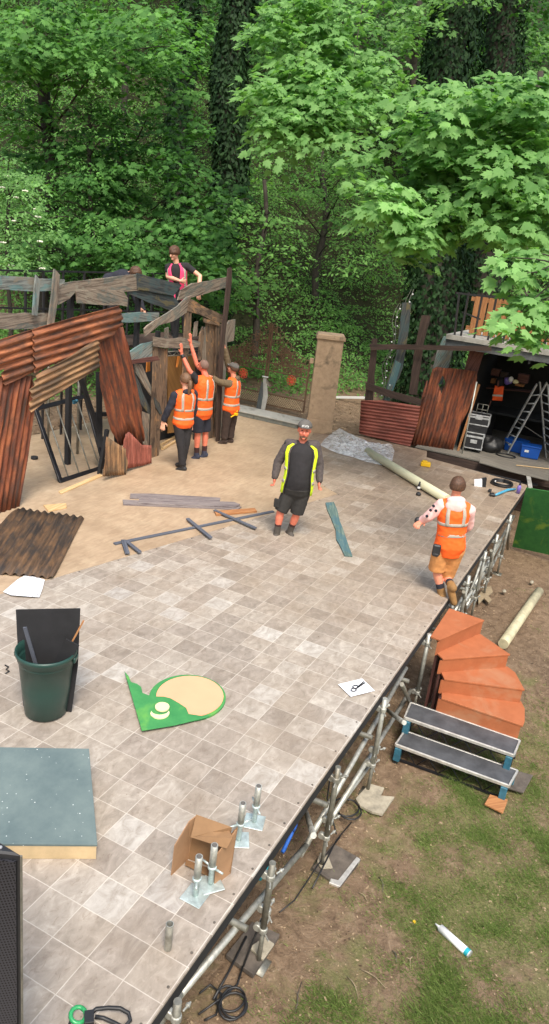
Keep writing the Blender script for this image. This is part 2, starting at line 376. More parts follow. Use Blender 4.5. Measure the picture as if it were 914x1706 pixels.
def mat_stain(name, base, st, warm):
    t = NT(name); v = t.coord('Object'); f = t.noise(v, 2.1, 4, .6, .5); g = t.noise(v, 7, 6, .7)
    col = t.ramp(g, [(.3, base), (.7, warm)]); col = t.mix(t.ramp(f, [(.54, 0.), (.66, .8)]), col, st); t.bump(g, .2, .004)
    return t.fin(col, .85)
M['pillar'] = mat_stain('painted_stone', lin(140, 118, 94), lin(74, 66, 54), lin(172, 146, 118))
M['platform'] = mat_stain('blue_grey_painted_board', lin(92, 98, 96), lin(52, 62, 66), lin(126, 124, 112))
M['orangestep'] = mat_stain('orange_brown_stained_ply', lin(152, 86, 50), lin(162, 112, 80), lin(168, 98, 60))
M['greenboard'] = mat_stain('green_scenic_paint', lin(38, 96, 46), lin(120, 150, 52), lin(58, 120, 54))
M['greenset'] = mat_stain('bright_green_scenic_paint', lin(46, 122, 66), lin(98, 160, 72), lin(66, 142, 78))
M['fascia'] = mat_stain('grey_weathered_fascia', lin(70, 74, 76), lin(44, 48, 52), lin(104, 106, 106))
M['greydeck'] = mat_stain('pale_grey_deck_edge', lin(150, 148, 140), lin(110, 108, 100), lin(172, 168, 160))
def mat_ramp():
    t = NT('blue_grey_speckled_top'); v = t.coord('Object'); f = t.noise(v, 3, 6, .7); s = t.n('ShaderNodeTexVoronoi'); t.l(v, s.inputs['Vector']); s.inputs['Scale'].default_value = 26
    g = t.noise(v, 8, 2, .5)
    col = t.ramp(f, [(.3, lin(78, 94, 96)), (.7, lin(104, 118, 116))])
    col = t.mix(t.math('MULTIPLY', t.ramp(s.outputs['Distance'], [(.07, 1.), (.12, 0.)]), t.ramp(g, [(.45, 0.), (.6, 1.)])), col, lin(214, 220, 220))
    return t.fin(col, .75)
M['ramptop'] = mat_ramp()
def mat_plastic():
    t = NT('crumpled_clear_polythene'); v = t.coord('Object'); f = t.noise(v, 9, 5, .7, .6)
    t.bump(f, .4, .02); t.b.inputs['Base Color'].default_value = (.95, .96, .95, 1); t.b.inputs['Roughness'].default_value = .35
    tr = t.n('ShaderNodeBsdfTransparent'); mx = t.n('ShaderNodeMixShader'); t.l(t.ramp(f, [(.38, .2), (.62, .6)]), mx.inputs[0])
    t.l(tr.outputs[0], mx.inputs[1]); t.l(t.b.outputs[0], mx.inputs[2]); t.l(mx.outputs[0], t.out.inputs[0]); return t.m
M['poly'] = mat_plastic()
def mat_leaf(name, c0, c1, trans=.35, rough=.5):
    t = NT(name); at = t.n('ShaderNodeAttribute'); at.attribute_name = 'lv'
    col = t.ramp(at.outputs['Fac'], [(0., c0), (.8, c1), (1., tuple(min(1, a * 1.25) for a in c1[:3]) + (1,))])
    t.l(col, t.b.inputs['Base Color']); t.b.inputs['Roughness'].default_value = rough + .1; t.b.inputs['Specular IOR Level'].default_value = .18
    tl = t.n('ShaderNodeBsdfTranslucent'); t.l(t.mix(1., col, (1.5, 1.7, .8, 1), 'MULTIPLY'), tl.inputs[0])
    mx = t.n('ShaderNodeMixShader'); mx.inputs[0].default_value = trans
    t.l(t.b.outputs[0], mx.inputs[1]); t.l(tl.outputs[0], mx.inputs[2]); t.l(mx.outputs[0], t.out.inputs[0]); return t.m
M['leafbright'] = mat_leaf('sycamore_leaf', (.085, .205, .05, 1), (.21, .385, .125, 1), .38)  # skylight caught by the near boughs is put into these raised greens
M['leafmid'] = mat_leaf('shaded_woodland_leaf', (.022, .075, .015, 1), (.08, .20, .045, 1), .3)  # woodland greens darkened to carry the shade among the left trees
M['leafshaded'] = mat_leaf('shaded_sycamore_leaf', (.034, .11, .022, 1), (.125, .28, .065, 1), .33)  # sycamore greens with the shade of the left wood in the colour
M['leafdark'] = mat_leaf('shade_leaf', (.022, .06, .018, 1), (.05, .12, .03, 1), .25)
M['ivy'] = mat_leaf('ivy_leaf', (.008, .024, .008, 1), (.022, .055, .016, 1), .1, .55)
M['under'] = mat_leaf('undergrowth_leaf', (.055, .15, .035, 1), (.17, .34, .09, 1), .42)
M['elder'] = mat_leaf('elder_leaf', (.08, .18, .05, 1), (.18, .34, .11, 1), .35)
M['litter'] = mat_leaf('dead_leaf', (.07, .045, .03, 1), (.34, .25, .16, 1), .1)
M['blossom'] = plain('cream_blossom', (.75, .75, .6, 1), .8)
M['grass'] = mat_leaf('grass_blade', (.075, .135, .03, 1), (.22, .29, .09, 1), .3)
# ---------------------------------------------------------------- terrain
def sm(a, b, x):
    t = min(max((x - a) / (b - a), 0), 1); return t * t * (3 - 2 * t)
def terrain(x, y):
    low = -1.0 - .18 * sm(1.0, 3.2, x) + .03 * noise.noise(Vector((x * 1.7, y * 1.7, 0)))
    up = max(sm(13.78, 14.0, x), sm(7.6, 8.4, y) if x > -3 else 0)
    z = low * (1 - up) + up * (-.05 + .04 * noise.noise(Vector((x, y, 3))))
    s = x * FH.x + y * FH.y; r = x * RH.x + y * RH.y
    st = max(17.2 + .9 * (r + 2), 12.5) if r < -2 else 17.2 + .55 * min(r + 2, 8)
    h = max(0, s - st); z += min(h * .16 + max(0, h - 4) * .5, 34) + (.5 * noise.noise(Vector((x * .25, y * .25, 7))) * min(h / 4, 1))
    return z
def make_ground():
    def ax(lo, hi, step, far):
        a = list(np.arange(lo, hi, step)); q = hi; d = step
        while q < far: d *= 1.25; q += d; a.append(q)
        q = lo; d = step; pre = []
        while q > -far: d *= 1.25; q -= d; pre.append(q)
        return pre[::-1] + a
    xs = ax(-2, 24, .22, 260); ys = ax(-5, 14, .22, 260); nx, ny = len(xs), len(ys)
    vs = [(x, y, terrain(x, y)) for x in xs for y in ys]
    fs = [(i * ny + j, (i + 1) * ny + j, (i + 1) * ny + j + 1, i * ny + j + 1) for i in range(nx - 1) for j in range(ny - 1)]
    me = bpy.data.meshes.new('ground'); me.from_pydata(vs, [], fs)
    a = me.attributes.new('turf', 'FLOAT', 'POINT'); a.data.foreach_set('value', [(.40 + .16 * sm(0, -1, y + 1.2) - .3 * sm(5.5, 8.0, x)) if x < 13 and y < 1 else .1 for x, y, z in vs])
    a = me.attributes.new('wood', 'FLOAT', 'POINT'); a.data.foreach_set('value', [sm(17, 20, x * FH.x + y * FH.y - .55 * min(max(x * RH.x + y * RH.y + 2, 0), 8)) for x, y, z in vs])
    for p in me.polygons: p.use_smooth = True
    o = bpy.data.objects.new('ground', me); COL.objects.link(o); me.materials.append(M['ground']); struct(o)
make_ground()
# ---------------------------------------------------------------- foliage engine
def tpl_syc():
    h = [(0, 0), (.12, -.04), (.36, -.06), (.33, .1), (.52, .34), (.36, .38), (.3, .42), (.34, .72), (.17, .62), (0, 1.0)]
    L = [(x, y, -.28 * x - .12 * y * y) for x, y in h]; R_ = [(-x, y, z) for x, y, z in L[1:-1]]
    v = np.array(L + R_); n = len(h)
    return v, [list(range(n)), [0] + [n - 1] + list(range(2 * n - 3, n - 1, -1))]
def tpl_el():
    v = np.array([(0, 0, 0), (.26, .35, -.08), (.2, .72, -.12), (0, 1, -.15), (-.2, .72, -.12), (-.26, .35, -.08)], float)
    return v, [[0, 1, 2, 3], [0, 3, 4, 5]]
def tpl_blade():
    return np.array([(-.04, 0, 0), (.04, 0, 0), (.0, 1, .25)], float), [[0, 1, 2]]
TS, TE, TB = tpl_syc(), tpl_el(), tpl_blade()
def unit(a): return a / np.maximum(np.linalg.norm(a, axis=1, keepdims=True), 1e-6)
def leafmesh(name, pos, nrm, dirv, size, tpl, mat, parent=None, off=None, lv=None):
    tv, tf = tpl; N = len(pos); nv = len(tv)
    z = unit(nrm); y = unit(dirv - z * (dirv * z).sum(1, keepdims=True)); x = np.cross(y, z)
    P = pos[:, None] + size[:, None, None] * (tv[None, :, 0:1] * x[:, None] + tv[None, :, 1:2] * y[:, None] + tv[None, :, 2:3] * z[:, None])
    if off is not None: P = P - np.array(off)
    P = P.reshape(-1, 3).astype(np.float32)
    me = bpy.data.meshes.new(name); me.vertices.add(len(P)); me.vertices.foreach_set('co', P.ravel())
    fl_ = np.concatenate([np.array(f) for f in tf]); ln = np.array([len(f) for f in tf]); st = np.concatenate([[0], np.cumsum(ln)[:-1]])
    me.loops.add(N * len(fl_)); me.loops.foreach_set('vertex_index', (np.arange(N)[:, None] * nv + fl_).ravel().astype(np.int32))
    me.polygons.add(N * len(ln)); me.polygons.foreach_set('loop_start', (np.arange(N)[:, None] * len(fl_) + st).ravel().astype(np.int32))
    me.update(calc_edges=True)
    if lv is None: lv = RNG.random(N)
    a = me.attributes.new('lv', 'FLOAT', 'POINT'); a.data.foreach_set('value', np.repeat(np.clip(lv, 0, 1), nv).astype(np.float32))
    me.materials.append(mat); o = bpy.data.objects.new(name, me); COL.objects.link(o); o.parent = parent; return o
def sprays(centers, R, n, size, outward=None, tilt=.35, droop=.35):
    """flat drooping sprays of leaves, one per centre"""
    C_ = np.array(centers); m = len(C_); N = m * n
    c = np.repeat(C_, n, 0); r = np.sqrt(RNG.random(N)) * np.repeat(R * RNG.uniform(.6, 1.25, m), n); a = RNG.random(N) * 2 * np.pi
    # common slope of each spray
    sl = np.repeat(RNG.normal(0, .22, (m, 2)), n, 0) + (np.array([-.16, -.1]) if outward is None else np.array(outward))
    dx, dy = r * np.cos(a), r * np.sin(a); pos = c + np.c_[dx, dy, sl[:, 0] * dx + sl[:, 1] * dy - droop * r * r / R + RNG.normal(0, .06 * R, N)]
    nr = np.c_[-sl[:, 0] + RNG.normal(0, tilt, N), -sl[:, 1] + RNG.normal(0, tilt, N), np.ones(N)]
    nr[:, 0] += .45 * np.cos(a) * (r / R); nr[:, 1] += .45 * np.sin(a) * (r / R); nr[:, :2] += np.array([-.5, -.22])
    d = np.c_[np.cos(a) + RNG.normal(0, .5, N), np.sin(a) + RNG.normal(0, .5, N), -.35 + RNG.normal(0, .2, N)]
    lv = np.clip(np.repeat(RNG.normal(.5, .2, m), n) + RNG.normal(0, .16, N), 0, 1)
    return pos, nr, d, size * RNG.uniform(.4, 1.3, N), lv
def pix_pts(clusters):
    """points through elliptical volumes given as (px, py, rx, ry, depth, depth spread, count)"""
    out = []
    for (cx, cy, rx, ry, d, dd, n) in clusters:
        for _ in range(n):
            while True:
                u, v = random.uniform(-1, 1), random.uniform(-1, 1)
                if u * u + v * v < 1: break
            out.append(D3(cx + rx * u, cy + ry * v, d + random.uniform(-dd, dd)))
    return out
def limb(mb, a, b, r0, r1, wig=.12, k=7):
    a = Vector(a); b = Vector(b); L = (b - a).length; p = []
    sd = Vector((random.uniform(0, 99), 0, 0))
    for i in range(k):
        t = i / (k - 1); q = a.lerp(b, t) + Vector((0, 0, .12 * L * math.sin(math.pi * t)))
        w = wig * L * .35 * math.sin(math.pi * t); p.append(q + Vector((noise.noise(sd + q), noise.noise(sd + q + Vector((9, 9, 9))), 0)) * w)
    mb.tube(p, [r0 + (r1 - r0) * i / (k - 1) for i in range(k)], 7)
def tree(label, base, top, r0, r1, clusters, R, n, size, mat, tpl=TS, ivy=None, cat='tree', name='tree', nl=26, group=None, hub=None, bark='bark', droop=.35):
    base = Vector(base); top = Vector(top); o = thing(name, label, cat, base, group)
    t = MB(); k = 12; path = []; rad = []
    for i in range(k):
        u = i / (k - 1); q = base.lerp(top, u); s_ = Vector((noise.noise(q * .3), noise.noise(q * .3 + Vector((5, 5, 5))), 0)) * .5 * math.sin(math.pi * u); path.append(q + s_); rad.append((r0 + (r1 - r0) * u) * (1.35 if i == 0 else 1))
    t.tube(path, rad, 14); t.build('trunk', M[bark], o, True)
    pts = pix_pts(clusters)
    if pts:
        for q in random.sample(pts, min(nl, len(pts))):
            if hub: h = Vector(random.choice(hub))
            else:
                hs = [p for p in path if p.z < q.z + .3] or [path[0]]; h = min(hs, key=lambda p: (p - q).length)
            l = MB(); limb(l, h, q, min(.010 + .0045 * (h - q).length, r0 * .4), .006); l.build('branch', M[bark], o, True)
        P = sprays([tuple(p) for p in pts], R, n, size, droop=droop)
        leafmesh('crown', P[0], P[1], P[2], P[3], tpl, M[mat], o, base, P[4])
    if ivy:
        N = ivy; u = RNG.random(N); a = RNG.random(N) * 2 * np.pi; pa = np.array([tuple(p) for p in path]); idx = u * (k - 1); i0 = idx.astype(int); fr = (idx - i0)[:, None]
        c = pa[i0] * (1 - fr) + pa[np.minimum(i0 + 1, k - 1)] * fr; rr = (r0 + (r1 - r0) * u) * (1 + .5 * RNG.random(N)) + .05
        rr *= 1.12 + .14 * np.sin(u * 37 + 2 * a) * np.sin(u * 19 + 3 * a)
        od = np.c_[np.cos(a), np.sin(a), np.zeros(N)]; pos = c + od * rr[:, None]
        leafmesh('ivy', pos, od + RNG.normal(0, .4, (N, 3)) + [0, 0, .35], np.c_[RNG.normal(0, .6, N), RNG.normal(0, .6, N), -np.ones(N)], RNG.uniform(.10, .20, N), TE, M['ivy'], o, base)
    return o
def gp(px, py, depth):                    # the terrain point below the point seen at this pixel and depth
    q = D3(px, py, depth); return Vector((q.x, q.y, terrain(q.x, q.y) - .1))
# ---------------------------------------------------------------- the stage
def poly_sheet(name, pts, z0, z1, mat, parent):
    m = MB(); m.slab([(x, y, z1) for x, y in pts], (0, 0, z0 - z1)); return m.build(name, mat, parent)
EY = -3.05 * S; BX = 13.15; LY = 7.9; NX = -2.2
stage = thing('stage', 'outdoor stage deck covered in printed stone tile and beige vinyl, on scaffolding', 'stage', (0, 0, 0))
deck = poly_sheet('tile_floor', [(NX, EY), (12.75, EY), (BX, 1.45), (13.72, 1.6), (13.72, LY), (NX, LY)], -.02, 0, M['tiles'], stage)
bl = [Vector((x, 3.46 - .24 * (x - 2.93), 0)) for x in (2.2, 4.5, 7, 9.2)] + [Vector((9.7, 2.7, 0)), Vector((12.2, 3.9, 0)), Vector((13.6, 4.3, 0))]
poly_sheet('beige_floor', [(p.x, p.y) for p in bl] + [(13.7, 4.4), (13.7, LY - .01), (bl[0].x, LY - .01)], .0, .004, M['beige'], stage)
m = MB()
for i in range(60):                     # screws and pins along the edge and the joint
    u = i * .25 - .4
    if u < 12.5: m.lathe((u, EY + .035 + .01 * random.random(), 0), [(.009, 0), (.009, .003), (.001, .004)], 8)
for a, b in zip(bl, bl[1:]):
    for k in range(4):
        q = a.lerp(b, k / 4); m.lathe((q.x, q.y - .03, 0), [(.011, 0), (.011, .003), (.001, .004)], 8)
m.build('edge_screw', M['soleboard'], stage)
m = MB(); m.box(((NX + 12.75) / 2, EY + .012, -.075), (12.75 - NX, .02, .11)); m.build('edge_board', M['matblack'], stage)
m = MB()
for j in range(7):
    y = EY + .35 + j * 1.2
    m.box(((NX + 13) / 2, y, -.11), (13 - NX - .2, .08, .16))
for i in range(13): m.box((NX + .6 + i * 1.22, 3.5, -.09), (.07, 8.2, .13))
m.build('joist', M['matblack'], stage)
# lattice beam under the lip
lat = thing('lattice_beam', 'long lattice girder under the lawn side edge of the stage', 'beam', (0, EY, -.1))
yb = EY + .11; m = MB(); xs0, xs1 = NX + .3, 12.5
m.tube([(xs0, yb, -.045), (xs1, yb, -.045)], .019, 8); m.tube([(xs0, yb, -.30), (xs1, yb, -.30)], .019, 8); m.build('chord', M['blackmetal'], lat, True)
m = MB(); n = int((xs1 - xs0) / .16)
for i in range(n):
    a = xs0 + i * .16; m.tube([(a, yb, -.30 if i % 2 else -.05), (a + .16, yb, -.05 if i % 2 else -.30)], .009, 6)
m.build('diagonal', M['blackmetal'], lat, True)
# scaffolding
SY = EY - .045
scf = thing('scaffolding', 'galvanised tube scaffolding with clamps carrying the lawn side edge of the stage', 'scaffolding', (1, SY, -1))
def clamp(c, ax=(1, 0, 0), s=1.0):
    m = MB(); c = Vector(c); R = Matrix.Rotation(random.uniform(-.4, .4), 3, 'Z')
    m.lathe(c, [(.027, -.024), (.033, -.018), (.033, .018), (.027, .024)], 12)
    m.lathe(c + Vector((.0, .045, 0)), [(.027, -.020), (.032, -.016), (.032, .016), (.027, .020)], 12, Matrix.Rotation(math.pi / 2, 3, 'Y'))
    m.box(c + R @ Vector((.055, .02, 0)), (.05, .03, .04), R); m.tube([c + R @ Vector((.04, -.02, .012)), c + R @ Vector((.11, -.035, .012))], .008, 6)
    m.lathe(c + R @ Vector((.085, -.03, .012)), [(.016, -.01), (.016, .01)], 6, R @ Matrix.Rotation(math.pi / 2, 3, 'Y'))
    m.tube([c + R @ Vector((-.03, -.02, -.01)), c + R @ Vector((-.08, -.05, -.01))], .007, 6)
    return m.build('clamp', M['galv'], scf, False, .003)
STD = [(297, 1655, 0), (445, 1500, 1), (551, 1350, 1), (627, 1240, 1), (700, 1130, 0), (744, 1050, 0), (776, 985, 1), (800, 960, 1), (822, 920, 1), (846, 880, 0)]
sx = []
for (px, py, fr) in STD:
    q = PY(px, py, SY); x = q.x; sx.append(x); g = terrain(x, SY)
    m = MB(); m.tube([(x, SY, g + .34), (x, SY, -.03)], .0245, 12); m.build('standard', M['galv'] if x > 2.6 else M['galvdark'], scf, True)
    m = MB(); m.tube([(x, SY, g + .02), (x, SY, g + .36)], .018, 10); m.box((x, SY, g + .012), (.15, .15, .008)); m.build('base_jack', M['galvdark'], scf, True)
    for z in (-.16, g + .36): clamp((x, SY, z))
    if fr: clamp((x + .02, SY, g + .52))
for (a, b, y, r) in (((297, 1660), (513, 1404), EY + .035, .0245), ((500, 1425), (676, 1113), EY + .035, .0245), ((544, 1376), (684, 1150), EY + .03, .0245), ((560, 1350), (625, 1262), EY + .03, .02),
                     ((756, 1020), (776, 985), EY + .03, .0245), ((762, 1018), (822, 935), EY + .03, .0245), ((776, 1010), (835, 900), EY + .035, .0245), ((790, 975), (856, 860), EY + .03, .0245), ((765, 1030), (790, 995), EY + .07, .02), ((800, 985), (850, 880), EY + .07, .02), ((775, 1010), (812, 905), EY + .05, .0245), ((205, 1790), (300, 1655), EY + .035, .0245)):
    m = MB(); m.tube([PY(*a, y), PY(*b, y)], r, 12); m.build('ledger', M['galv'], scf, True)
for x in (4.3, 5.7, 7.1, 9.0, 10.6):
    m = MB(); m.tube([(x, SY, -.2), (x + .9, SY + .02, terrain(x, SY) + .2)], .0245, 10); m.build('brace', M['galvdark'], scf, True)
for x in (.9, 2.3, 3.4, 4.6, 6.0, 7.5, 9.0):
    for k, y in enumerate((.3, 1.5)):
        m = MB(); m.tube([(x, y, terrain(x, y)), (x, y, -.05)], .0245, 10)
        if k == 0: m.tube([(x + .05, SY, -.35), (x + .05, 1.6, -.45)], .0245, 10)
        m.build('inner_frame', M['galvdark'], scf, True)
q0, q1 = D3(508, 1345, 6.3), D3(519, 1384, 6.0)
m = MB(); m.tube([PY(505, 1340, EY + .5), PY(522, 1392, EY - .1)], .0245, 10); m.tube([PY(640, 1180, EY + .25), PY(673, 1204, EY - .25)], .0245, 10); m.build('transom', M['galv'], scf, True)
# sole boards under the scaffolding feet and other boards on the lawn
def board_on(pts, z, th, mat, name, label, cat, group=None, parent=None):
    m = MB(); m.slab([G(x, y, z) for x, y in pts], (0, 0, -th)); o = m.build(name, M[mat], parent, False, .003)
    return tag(o, label, cat, group) if parent is None else o
GZ = lambda px, py: terrain(G(px, py, -1.1).x, G(px, py, -1.1).y)
board_on([(376, 1590), (420, 1535), (466, 1556), (422, 1624)], -.95, .04, 'soleboard', 'sole_board', 'dark muddy board under the nearest scaffolding foot, a pale offcut on it', 'board')
board_on([(415, 1578), (440, 1560), (457, 1572), (438, 1599)], -.925, .02, 'concrete', 'packing_block', 'small pale square block under the nearest scaffolding foot, on the dark board', 'block')
board_on([(520, 1445), (555, 1405), (601, 1430), (566, 1478)], -1.1, .05, 'soleboard', 'sole_board', 'dark board with worn silver edges under the second scaffolding foot from the bottom', 'board')
board_on([(548, 1470), (566, 1477), (600, 1431), (594, 1427), (563, 1466), (551, 1463)], -1.096, .05, 'silvertrim', 'metal_edging', 'scuffed silver L shaped edging on the dark board beside the lawn', 'edging')
board_on([(528, 1435), (533, 1420), (546, 1424), (554, 1445), (535, 1446)], -1.075, .02, 'concrete', 'packing_block', 'small grey pad on the silver edged sole board', 'block')
board_on([(592, 1330), (615, 1305), (640, 1312), (634, 1325), (657, 1327), (637, 1356), (620, 1352), (600, 1342)], -1.12, .03, 'concrete', 'sole_board', 'mud splashed pale board with a broken corner under a scaffolding foot', 'board')
board_on([(846, 1312), (862, 1284), (888, 1291), (872, 1320)], -1.12, .02, 'soleboard', 'rubber_mat', 'dark scuffed pad on the grass beside the lower step', 'mat')
# orange winder stair
stair = thing('winder_staircase', 'orange brown winding wooden staircase beside the stage edge, four fan shaped treads', 'staircase', G(735, 1185, -.7))
TR = [(-.04, [(717, 1060), (748, 1013), (807, 1033), (733, 1066)]), (-.22, [(726, 1086), (733, 1064), (800, 1056), (850, 1090), (738, 1098)]),
      (-.40, [(734, 1118), (845, 1110), (858, 1120), (874, 1149), (740, 1131)]), (-.58, [(736, 1153), (868, 1168), (874, 1180), (874, 1201), (871, 1209), (735, 1163)])]
FRONT = [[(807, 1033), (733, 1066)], [(850, 1090), (738, 1098)], [(874, 1149), (740, 1131)], [(871, 1209), (735, 1163)]]
for i, (z, pts) in enumerate(TR):
    P_ = [G(x, y, z) for x, y in pts]
    m = MB(); m.slab(P_, (0, 0, -.022)); m.build('tread', M['orangestep'], stair, False, .003)
    m = MB(); zz = z - .024; a, b = [G(x, y, z) for x, y in FRONT[i]]; ins = (G(*pts[0], z) - (a + b) / 2); ins.z = 0; ins.normalize()
    bot = z - .20
    m.slab([a + ins * .02 + Vector((0, 0, -.024)), b + ins * .02 + Vector((0, 0, -.024)), b + ins * .02 + Vector((0, 0, -.2)), a + ins * .02 + Vector((0, 0, -.2))], ins * .015); m.build('riser', M['orangestep'], stair)
m = MB()
edge = [G(735, 1163, -.58), G(740, 1131, -.40), G(738, 1098, -.22), G(733, 1066, -.04)]
for i, e in enumerate(edge):
    zt = (-.61, -.43, -.25, -.07)[i]
    m = MB(); m.box((e.x + .08, e.y + .012, (zt - .98) / 2), (.10, .03, zt + .98)); m.build('stringer', M['redbrown'], stair)
    m = MB(); m.box((e.x + .20, e.y + .0, (zt - .98) / 2), (.085, .03, zt + .98)); m.build('stringer', M['redbrown'], stair)
# steel deck steps
def deckstep(lbl, z, quad):
    P_ = [G(x, y, z) for x, y in quad]; o = thing('deck_step', lbl, 'step', (P_[0].x, P_[0].y, terrain(P_[0].x, P_[0].y)), 'low steel deck steps')
    c = sum(P_, Vector()) / 4; inn = [c + (p - c) * .975 for p in P_]
    m = MB(); m.slab([p + Vector((0, 0, .000)) for p in inn], (0, 0, -.018)); m.build('tread', M['stepdeck'], o)
    m = MB()
    for k in range(4):
        a, b = P_[k], P_[(k + 1) % 4]; m.bar(a + Vector((0, 0, -.016)), b + Vector((0, 0, -.016)), .020, .036)
    m.build('trim', M['silvertrim'], o, False, .002)
    for i in range(4):
        p = P_[i]; d = (c - p); d.z = 0; d.normalize(); a = p + d * .04; g = terrain(a.x, a.y)
        m = MB(); m.box((a.x, a.y, z - .12), (.07, .07, .16)); m.build('corner_block', M['steelblue'], o, False, .004)
        m = MB(); m.box((a.x, a.y, (z - .19 + g) / 2), (.045, .045, max(z - .19 - g, .02))); m.build('leg', M['matblack'], o)
    m = MB(); m2 = MB()
    for k in range(4):
        a, b = P_[k].copy(), P_[(k + 1) % 4].copy(); a.z = b.z = z - .21; d = (c - (a + b) / 2); d.z = 0; d.normalize(); a += d * .04; b += d * .04
        m.bar(a, b, .022, .022); nn = max(2, int((b - a).length / .12))
        for j in range(nn):
            s_, e_ = a.lerp(b, j / nn), a.lerp(b, (j + 1) / nn); (s_ if j % 2 else e_).z += .16; m2.tube([s_, e_], .006, 6)
    m.build('lower_rail', M['blackmetal'], o); m2.build('bracing', M['blackmetal'], o, True)
deckstep('lower black topped steel step with scuffed silver trim and blue legs', -.95, [(659, 1239), (848, 1308), (862, 1283), (674, 1217)])
deckstep('upper black topped steel step between the lower step and the orange staircase', -.76, [(674, 1194), (856, 1257), (866, 1233), (684, 1170)])
board_on([(807, 1339), (816, 1323), (846, 1332), (838, 1354)], -1.13, .02, 'oakwood', 'packing_board', 'small orange brown wooden pad under the right foot of the lower step', 'board')
# muddy tube, cloth, green board
m = MB(); a, b = G(838, 1073, -1.07), G(898, 985, -1.07); m.tube([a, a.lerp(b, .5) + Vector((0, 0, .01)), b], .075, 16); tag(m.build('cardboard_tube', M['mudpipe'], None, True), 'muddy cream tube lying on the ground beyond the orange staircase', 'tube')
board_on([(796, 992), (806, 978), (818, 976), (821, 986), (813, 992), (819, 999), (814, 1004), (806, 996), (797, 1006)], -1.09, .03, 'browncloth', 'rag', 'dirty tan cloth scrap on the ground under the stage edge', 'rag')
gb = plane3(G(853, 910, -1.12), G(914, 930, -1.12), D3(876, 815, 13.9))
m = MB(); m.slab([gb(x, y) for x, y in ((876, 813), (960, 826), (958, 934), (853, 911))], gb.n * .02); m.build('scenic_board', M['greenboard']); tag(bpy.data.objects['scenic_board'], 'large green painted board leaning at the far right corner of the stage', 'board')
# cartridge
ct = thing('sealant_cartridge', 'white sealant cartridge with a green end lying on the worn grass', 'cartridge', G(755, 1568, -1.12))
a, b = G(733, 1546, -1.10), G(782, 1590, -1.10); d = (b - a).normalized()
m = MB(); m.tube([a, b], .032, 16); m.build('tube', M['white'], ct, True)
m = MB(); m.tube([a.lerp(b, .87), a.lerp(b, .985)], .0328, 16, False); m.build('green_band', M['tealplastic'], ct, True)
m = MB(); m.tube([a - d * .003, a - d * .02, a - d * .05], [.022, .010, .006], 10); m.build('nozzle', M['white'], ct, True)
m = MB(); m.tube([b, b + d * .006], .033, 16); m.build('end_cap', M['alu'], ct, True)
# ---------------------------------------------------------------- things on the stage
def on_stage(name, pts, th, mat, label, cat, z=None, group=None, bev=.002):
    zt = th + .004 if z is None else z + th
    m = MB(); m.slab([G(x, y, zt) for x, y in pts], (0, 0, -th)); return tag(m.build(name, M[mat], None, False, bev), label, cat, group)
def reg(name, label, cat, loc, group=None): return thing(name, label, cat, loc, group)
# bin
c = G(76, 1185); bn = reg('dustbin', 'dark green plastic dustbin holding boards and offcuts, at the left of the stage', 'bin', c)
H = .62; r0, r1 = .175, .235
m = MB(); m.lathe(c, [(.01, .008), (r0 - .02, .004), (r0, .02), (r0 + (r1 - r0) * .45, H * .45), (r1 - .01, H * .86), (r1, H * .87), (r1 + .004, H * .93), (r1 + .016, H * .95), (r1 + .016, H), (r1 + .002, H), (r1 - .006, H * .9), (r0 - .012, .05), (.01, .04)], 48); m.build('bin_body', M['bin'], bn, True)
for s_ in (-1, 1):
    m = MB(); q = c + RH * s_ * (r1 + .012) + Vector((0, 0, H * .90)); m.box(q, (.09, .024, .05), Matrix.Rotation(.43, 3, 'Z')); m.build('handle', M['bin'], bn, False, .008)
m = MB(); 
for k in range(3):
    z = H * (.3 + .2 * k); 
pf = plane3(VP(26, 1015, c, .12), VP(133, 1015, c, .12), VP(60, 1200, c, .02))
m.slab([pf(x, y) for x, y in ((26, 1016), (133, 1014), (129, 1110), (118, 1190), (40, 1190), (30, 1100))], pf.n * .012); tag(m.build('board', M['matblack'], None), 'matt black board standing in the back of the dustbin', 'board')
def stick(pa, pb, w, mat, lbl, nm='offcut'):
    m = MB(); m.bar(pa, pb, w, .012, FH); return tag(m.build(nm, M[mat], None), lbl, 'offcut')
stick(VP(41, 1045, c, -.06), VP(72, 1150, c, .02) , .03, 'greyslat', 'thin grey strip leaning inside the dustbin on the left')
stick(VP(139, 1034, c, .02), VP(88, 1128, c, .04), .014, 'oakwood', 'thin brown stick leaning in the dustbin on the right')
stick(VP(121, 1070, c, -.05), VP(70, 1160, c, -.02), .12, 'matblack', 'broad blackened offcut leaning in the dustbin')
# ramp block
rp = reg('ramp_block', 'low ply ramp with a speckled blue grey top at the left stage edge', 'ramp', G(60, 1400))
A = G(160, 1435, 0); zt = .13; TRc = G(162, 1407, .13); TLf = G(148, 1247, .30)
tp = plane3(G(162, 1407, .13), G(148, 1247, .26), G(-60, 1243, .26)); 
topp = [tp(x, y) for x, y in ((162, 1407), (148, 1247), (-90, 1243), (-120, 1405))]
m = MB(); m.slab(topp, (0, 0, -.018)); m.build('top', M['ramptop'], rp, False, .002)
cc = sum(topp, Vector()) / 4; bs = [Vector((cc.x + (p.x - cc.x) * .99, cc.y + (p.y - cc.y) * .99, p.z - .019)) for p in topp]
m = MB(); vs = bs + [Vector((p.x, p.y, .003)) for p in bs]; m.add(vs, [(0, 1, 2, 3), (7, 6, 5, 4), (0, 4, 5, 1), (1, 5, 6, 2), (2, 6, 7, 3), (3, 7, 4, 0)]); m.build('side', M['paleply'], rp)
